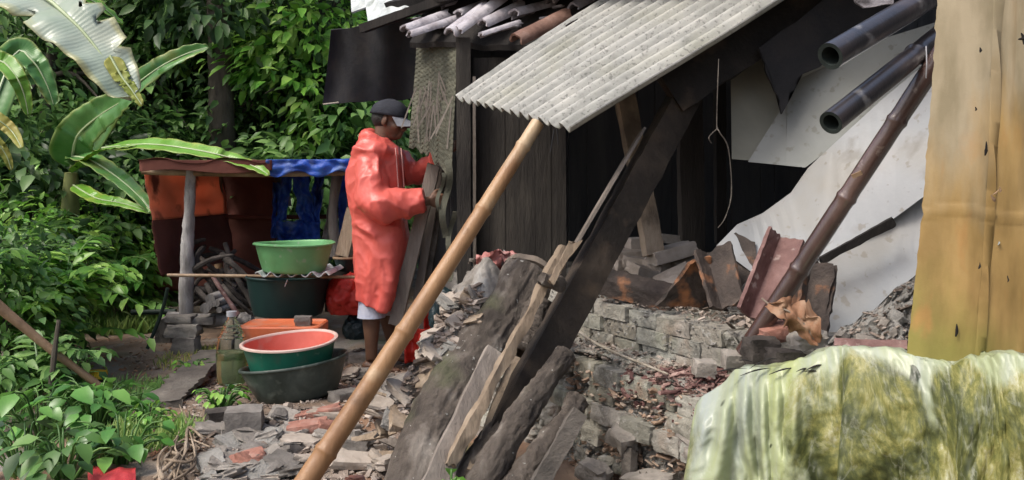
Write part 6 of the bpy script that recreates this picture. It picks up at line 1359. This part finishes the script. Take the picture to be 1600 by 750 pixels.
mb = MB(); gridsurf(mb, lambda u, v: G(lerp(140, 168, u), lerp(578, 594, v), .02) + Vector((0, 0, .025 * math.sin(u * 3) * math.sin(v * 3))), 10, 10, thick=.002); uni(mb, 'yellow_leaf', M['yellow'], 'yellow fallen leaf on the dirt path', 'leaf', smooth=180)
# ---------------------------------------------------------------- person in a red raincoat
random.seed(3)
PY = 5.3
def Q(px, py, dy=0): 
    return Vector(((px - 800) / F * PY, PY + dy, CZ + (285 - py) / F * PY))
per = root('person', (Q(588, 570).x, PY, Q(0, 571).z), 'person in a long red hooded raincoat and dark cap, handling planks at the woven panel', 'person')
def ell(mb, c, r, rot=(0, 0, 0), sub=4, fn=None):
    bm = bmesh.new(); bmesh.ops.create_icosphere(bm, subdivisions=sub, radius=1); rm = Euler(rot).to_matrix(); vs = []
    for v in bm.verts:
        p = v.co.copy()
        if fn: p = fn(p)
        vs.append(Vector(c) + rm @ Vector((p.x * r[0], p.y * r[1], p.z * r[2])))
    bm.verts.index_update(); fs = [tuple(v.index for v in f.verts) for f in bm.faces]; bm.free(); return mb.add(vs, fs)
# --- body (one continuous surface: head, neck, trunk, arms, hands with fingers, legs, feet)
b = MB()
HC = Q(608, 187)                                    # head centre
hrot = Euler((0, R(14), R(-8)))                      # nodding forward, turned slightly away
hm = hrot.to_matrix()
def H(x, y, z): return HC + hm @ Vector((x, y, z))   # x forward, y left, z up
def E_(c, r, rr=(0, 0, 0), sub=3):
    ell(b, H(*c), r, (hm @ Euler(rr).to_matrix()).to_euler(), sub)
E_((-.008, 0, .035), (.098, .076, .085)); E_((.02, 0, -.03), (.075, .064, .085)); E_((.04, 0, -.085), (.045, .045, .032))
E_((.075, 0, -.085), (.022, .022, .018)); E_((.088, 0, .012), (.018, .045, .015), (0, 0, 0))
tube(b, [H(.088, 0, .008), H(.102, 0, -.018), H(.112, 0, -.034)], [.010, .013, .015], 10, 6); E_((.105, .013, -.038), (.011, .009, .009)); E_((.105, -.013, -.038), (.011, .009, .009))
E_((.092, 0, -.058), (.014, .024, .007)); E_((.090, 0, -.070), (.014, .022, .008))
for s in (-1, 1):
    E_((.070, s * .032, .0), (.014, .016, .012)); E_((.055, s * .045, -.03), (.03, .02, .024)); E_((-.005, s * .078, -.012), (.020, .008, .032), (0, .2, s * .35)); E_((.0, s * .074, -.03), (.012, .008, .014))
tube(b, [H(-.02, 0, -.04), Q(598, 215), Q(592, 240)], [.055, .054, .075], 16, 8)
# trunk (inside the coat)
for p0, p1, r0, r1, fl in ((Q(590, 236), Q(588, 330), .13, .13, 1), (Q(588, 330), Q(593, 400), .12, .14, 1)): tube(b, [p0, p1], [r0, r1], 20, 6)
# near (right) arm, far (left) arm
def arm(sh_, el_, wr_, r=(.05, .042, .027)):
    tube(b, [sh_, sh_.lerp(el_, .5), el_, el_.lerp(wr_, .35), wr_], [r[0], r[0] * .92, r[1], r[1] * .98, r[2]], 14, 16)
S1, E1_, W1 = Q(582, 248, -.16), Q(604, 322, -.27), Q(674, 313, -.20); arm(S1, E1_, W1)
S2, E2_, W2 = Q(602, 244, .15), Q(652, 274, .17), Q(690, 240, -.02); arm(S2, E2_, W2)
def hand(wr_, d_, pn_, s_, curl):
    """wr_ wrist, d_ pointing direction, pn_ palm normal, s_ +1/-1 thumb side"""
    d_ = d_.normalized(); pn_ = (pn_ - d_ * pn_.dot(d_)).normalized(); sd = d_.cross(pn_).normalized() * s_
    c = wr_ + d_ * .045; ell(b, c, (.012, .012, .012), sub=2)
    for k in range(-2, 3): tube(b, [wr_, wr_ + d_ * .04 + sd * k * .012, wr_ + d_ * .088 + sd * k * .0155], [.017, .0165, .0125], 10, 8)
    for k, ln in enumerate((.072, .082, .077, .06)):
        base = wr_ + d_ * .085 + sd * (.030 - .020 * k); pts = [base]; dd = d_.copy(); ang = 0
        for j, fr_ in enumerate((.45, .3, .25)):
            ang += curl * (.6, .9, .6)[j]; dv = d_ * math.cos(ang) + pn_ * math.sin(ang); pts.append(pts[-1] + dv * ln * fr_)
        tube(b, [wr_ + d_ * .07 + sd * (.028 - .019 * k)] + pts, [.0095, .0095, .0088, .008, .0065], 9)
    tb = wr_ + d_ * .02 + sd * .022; t1 = tb + (d_ * .6 + sd * .7 + pn_ * .4).normalized() * .045; t2 = t1 + (d_ * .8 + sd * .2 + pn_ * .5).normalized() * .03; t3 = t2 + (d_ * .7 - sd * .1 + pn_ * .7).normalized() * .024
    tube(b, [tb, t1, t2, t3], [.015, .0125, .0105, .008], 10)
hand(W1, Vector((1, .25, .02)), Vector((.15, 1, .1)), 1, .95)
hand(W2, Vector((.75, -.55, .45)), Vector((.6, .6, -.3)), 1, .6)
# legs and feet
for hx, kx, ax, dy, fy in ((590, 584, 584, -.09, 557), (600, 598, 612, .10, 553)):
    hip, kn, an = Q(hx, 402, dy), Q(kx, 478, dy), Q(ax, fy, dy)
    tube(b, [hip, hip.lerp(kn, .5), kn, kn.lerp(an, .28), kn.lerp(an, .7), an], [.082, .07, .05, .053, .038, .033], 16, 24)
    ft_ = an + Vector((0, 0, -.035)); ell(b, ft_ + Vector((-.02, 0, -.002)), (.035, .032, .032)); tube(b, [ft_ + Vector((-.02, 0, 0)), ft_ + Vector((.07, -.01, -.008)), ft_ + Vector((.13, -.015, -.018))], [.034, .036, .030], 14, 8, flat=.7)
    for k in range(5): tube(b, [ft_ + Vector((.12, -.034 + .016 * k, -.02)), ft_ + Vector((.172 - .008 * abs(k - (1 if dy < 0 else 3)), -.036 + .016 * k, -.026))], [.013, .010], 8, 3)
body = b.build('body', M['skin'], per, smooth=180); remesh(body, .0062, 3)
for s in (-1, 1):
    mb = MB(); ell(mb, H(.081, s * .032, .003), (.008, .010, .007), sub=3); mb.build('eye', M['eye'], per, smooth=180)
mb = MB(); ell(mb, H(-.03, 0, .005), (.078, .078, .075), hrot, 4, lambda p: p * (1 + .05 * noise.noise(p * 9))); mb.build('hair', M['hair'], per, smooth=180)
# --- cap
cp = MB(); vs = []
def capf(u, v):
    a = 2 * math.pi * u; ph = v * math.pi / 2; x = math.cos(a) * math.cos(ph); y = math.sin(a) * math.cos(ph); z = math.sin(ph) ** .85
    return H(-.008 + x * .112, y * .090, .022 + z * .098 + .01 * x) + Vector((0, 0, .004 * noise.noise(Vector((a * 2, v * 4, 1)))))
gridsurf(cp, capf, 48, 16, thick=-.003); cap = cp.build('cap', M['cap'], per, smooth=180)
vz = MB()
def vis(u, v):
    a = lerp(-1.15, 1.15, u); r0 = .108; ext = .078 * math.cos(a * .95) ** .7 * v; x = math.cos(a) * r0 + ext; y = math.sin(a) * .088 * (1 + .05 * v)
    return H(-.008 + x, y, .030 - .030 * v - .03 * (abs(y) / .09) ** 2 * (.4 + .6 * v))
gridsurf(vz, vis, 24, 8, thick=.004); vz.build('visor', M['visor'], cap, smooth=60)
mb = MB(); ell(mb, H(-.01, 0, .121), (.007, .007, .005), sub=2); mb.build('button', M['cap'], cap)
# --- raincoat
c_ = MB()
secs = [(214, 590, 17, .075), (222, 589, 26, .12), (232, 588, 34, .17), (246, 587, 39, .205), (265, 586, 42, .22), (290, 586, 43, .215), (320, 589, 42, .21), (345, 595, 43, .21), (370, 599, 45, .215), (400, 597, 41.5, .21), (430, 595, 38, .21), (455, 592, 34, .20), (474, 589.5, 30, .195)]
ns = 56; rings = []
def interp_sec(t):
    u = t * (len(secs) - 1); j = min(int(u), len(secs) - 2); f = u - j; return [lerp(secs[j][k], secs[j + 1][k], f) for k in range(4)]
nr = 70; vs = []; fs = []
for i in range(nr + 1):
    y, cx, hw, dp = interp_sec(i / nr); c = Q(cx, y)
    for k in range(ns):
        a = 2 * math.pi * k / ns; ca, sa = math.cos(a), math.sin(a); rx = hw / F * PY
        fl = sstep(.4, 1, i / nr); wv = 1 + fl * (.07 * math.sin(a * 5 + 1) + .05 * math.sin(a * 8 + 2 + i * .02))
        sx = math.copysign(abs(ca) ** .85, ca); sy = math.copysign(abs(sa) ** .85, sa)
        vs.append(c + Vector((sx * rx * (wv if abs(ca) < .9 else 1), sy * dp * wv, .012 * math.sin(a * 2 + 1) * fl + (.03 * ca * -1 * fl))))
for i in range(nr):
    for k in range(ns): a = i * ns + k; b2 = i * ns + (k + 1) % ns; fs.append((a, a + ns, b2 + ns, b2))
# hollow hem: inner ring going up
base = len(vs)
for lvl, sc_ in ((0, .93), (.12, .9), (.3, .8)):
    y, cx, hw, dp = secs[-1]; c = Q(cx, y)
    for k in range(ns):
        v = vs[nr * ns + k]; vs.append(c + (v - c) * sc_ + Vector((0, 0, lvl)))
for l in range(3):
    for k in range(ns):
        a = (nr * ns if l == 0 else base + (l - 1) * ns); d2 = base + l * ns
        fs.append((a + k, d2 + k, d2 + (k + 1) % ns, a + (k + 1) % ns))
fs.append(tuple(base + 2 * ns + k for k in range(ns))[::-1]); fs.append(tuple(range(ns)))
c_.add(vs, fs)
def sleeve(sh_, el_, cf, r0, r1, r2):
    tube(c_, [sh_, sh_.lerp(el_, .5) + Vector((-.01, 0, 0)), el_, el_.lerp(cf, .4), cf], [r0 * .9, r0, r1, r1 * 1.0, r2], 26, 26)
sleeve(Q(584, 246, -.13), Q(600, 318, -.27), Q(666, 311, -.215), .098, .098, .072)
sleeve(Q(600, 243, .12), Q(648, 272, .16), Q(683, 247, .02), .09, .08, .06)
ell(c_, Q(586, 240, -.10), (.13, .12, .085)); ell(c_, Q(596, 240, .1), (.11, .12, .08))
# hood lying behind the neck
ell(c_, Q(573, 214, 0), (.055, .12, .062), (0, .5, 0)); ell(c_, Q(567, 228, 0), (.05, .12, .06), (0, .2, 0)); ell(c_, Q(580, 226, 0), (.09, .14, .045), (0, .35, 0))
for s in (-1, 1): tube(c_, [Q(574, 212, s * .09), Q(590, 219, s * .105), Q(606, 226, s * .085), Q(618, 238, s * .04)], [.034, .033, .03, .022], 12, 14)
coat = c_.build('raincoat', M['coat'], per, smooth=180); remesh(coat, .007, 4)
me = coat.data; me.update(); nrm = [v.normal.copy() for v in me.vertices]; o0 = per.location
for v, n_ in zip(me.vertices, nrm):
    p = v.co + o0
    wq = p + Vector((noise.noise(p * 4), noise.noise(p * 4 + Vector((5, 0, 0))), noise.noise(p * 4 + Vector((0, 5, 0))))) * .06
    R_ = lambda q: max(0, 1 - 2.4 * math.sqrt(noise.noise(q) ** 2 + .0006)) ** 1.5
    arm_ = sstep(.12, .2, -(p.y - PY)) * sstep(.72, .8, p.z)          # sleeve of the near arm: creases run across it
    body_ = 1 - arm_
    f1 = R_(Vector((wq.x * 6, wq.y * 4, wq.z * 1.3 + wq.x * 2.5))) * body_ + R_(Vector((wq.x * 6 + wq.z * 4, wq.y * 2, wq.z * 4 - wq.x * 2))) * arm_
    f2 = R_(Vector((wq.x * 11 + wq.z * 6, wq.y * 9, wq.z * 8 - wq.x * 6 + 3))); f3 = R_(Vector((wq.x * 22 - wq.z * 10, wq.y * 18, wq.z * 20 + wq.x * 9 + 7)))
    lowf = noise.noise(Vector((p.x * 3, p.y * 3, p.z * 2 + 4)))
    v.co += n_ * (.024 * f1 + .006 * f2 + .0015 * f3 + .018 * lowf - .011)
# hem seams / zip and cords
for dy, x0, x1 in ((-.12, 622, 627), (-.07, 629, 634)):
    mb = MB(); tube(mb, [Q(x0, 232, dy), Q(x0 + 3, 262, dy - .02), Q(x1, 292, dy - .02)], [.0035, .0035], 6, 12); mb.build('drawstring', M['cord_white'], coat)
mb = MB(); tube(mb, [Q(666.5, 311.2, -.2155), Q(669, 310.8, -.2157)], [.066, .0655], 26, 2); mb.build('cuff', M['coat'], coat, smooth=60)
# shorts hem below the coat
st = MB(); tube(st, [Q(590, 440, -.09), Q(584.5, 478, -.09), Q(584, 492, -.09)], [.09, .078, .083], 24, 10); tube(st, [Q(600, 440, .1), Q(600, 480, .1), Q(600, 494, .1)], [.09, .078, .082], 24, 10)
st.build('shorts', M['shorts'], per, smooth=60)

for o in SC.objects:
    if '_w' in o: del o['_w']
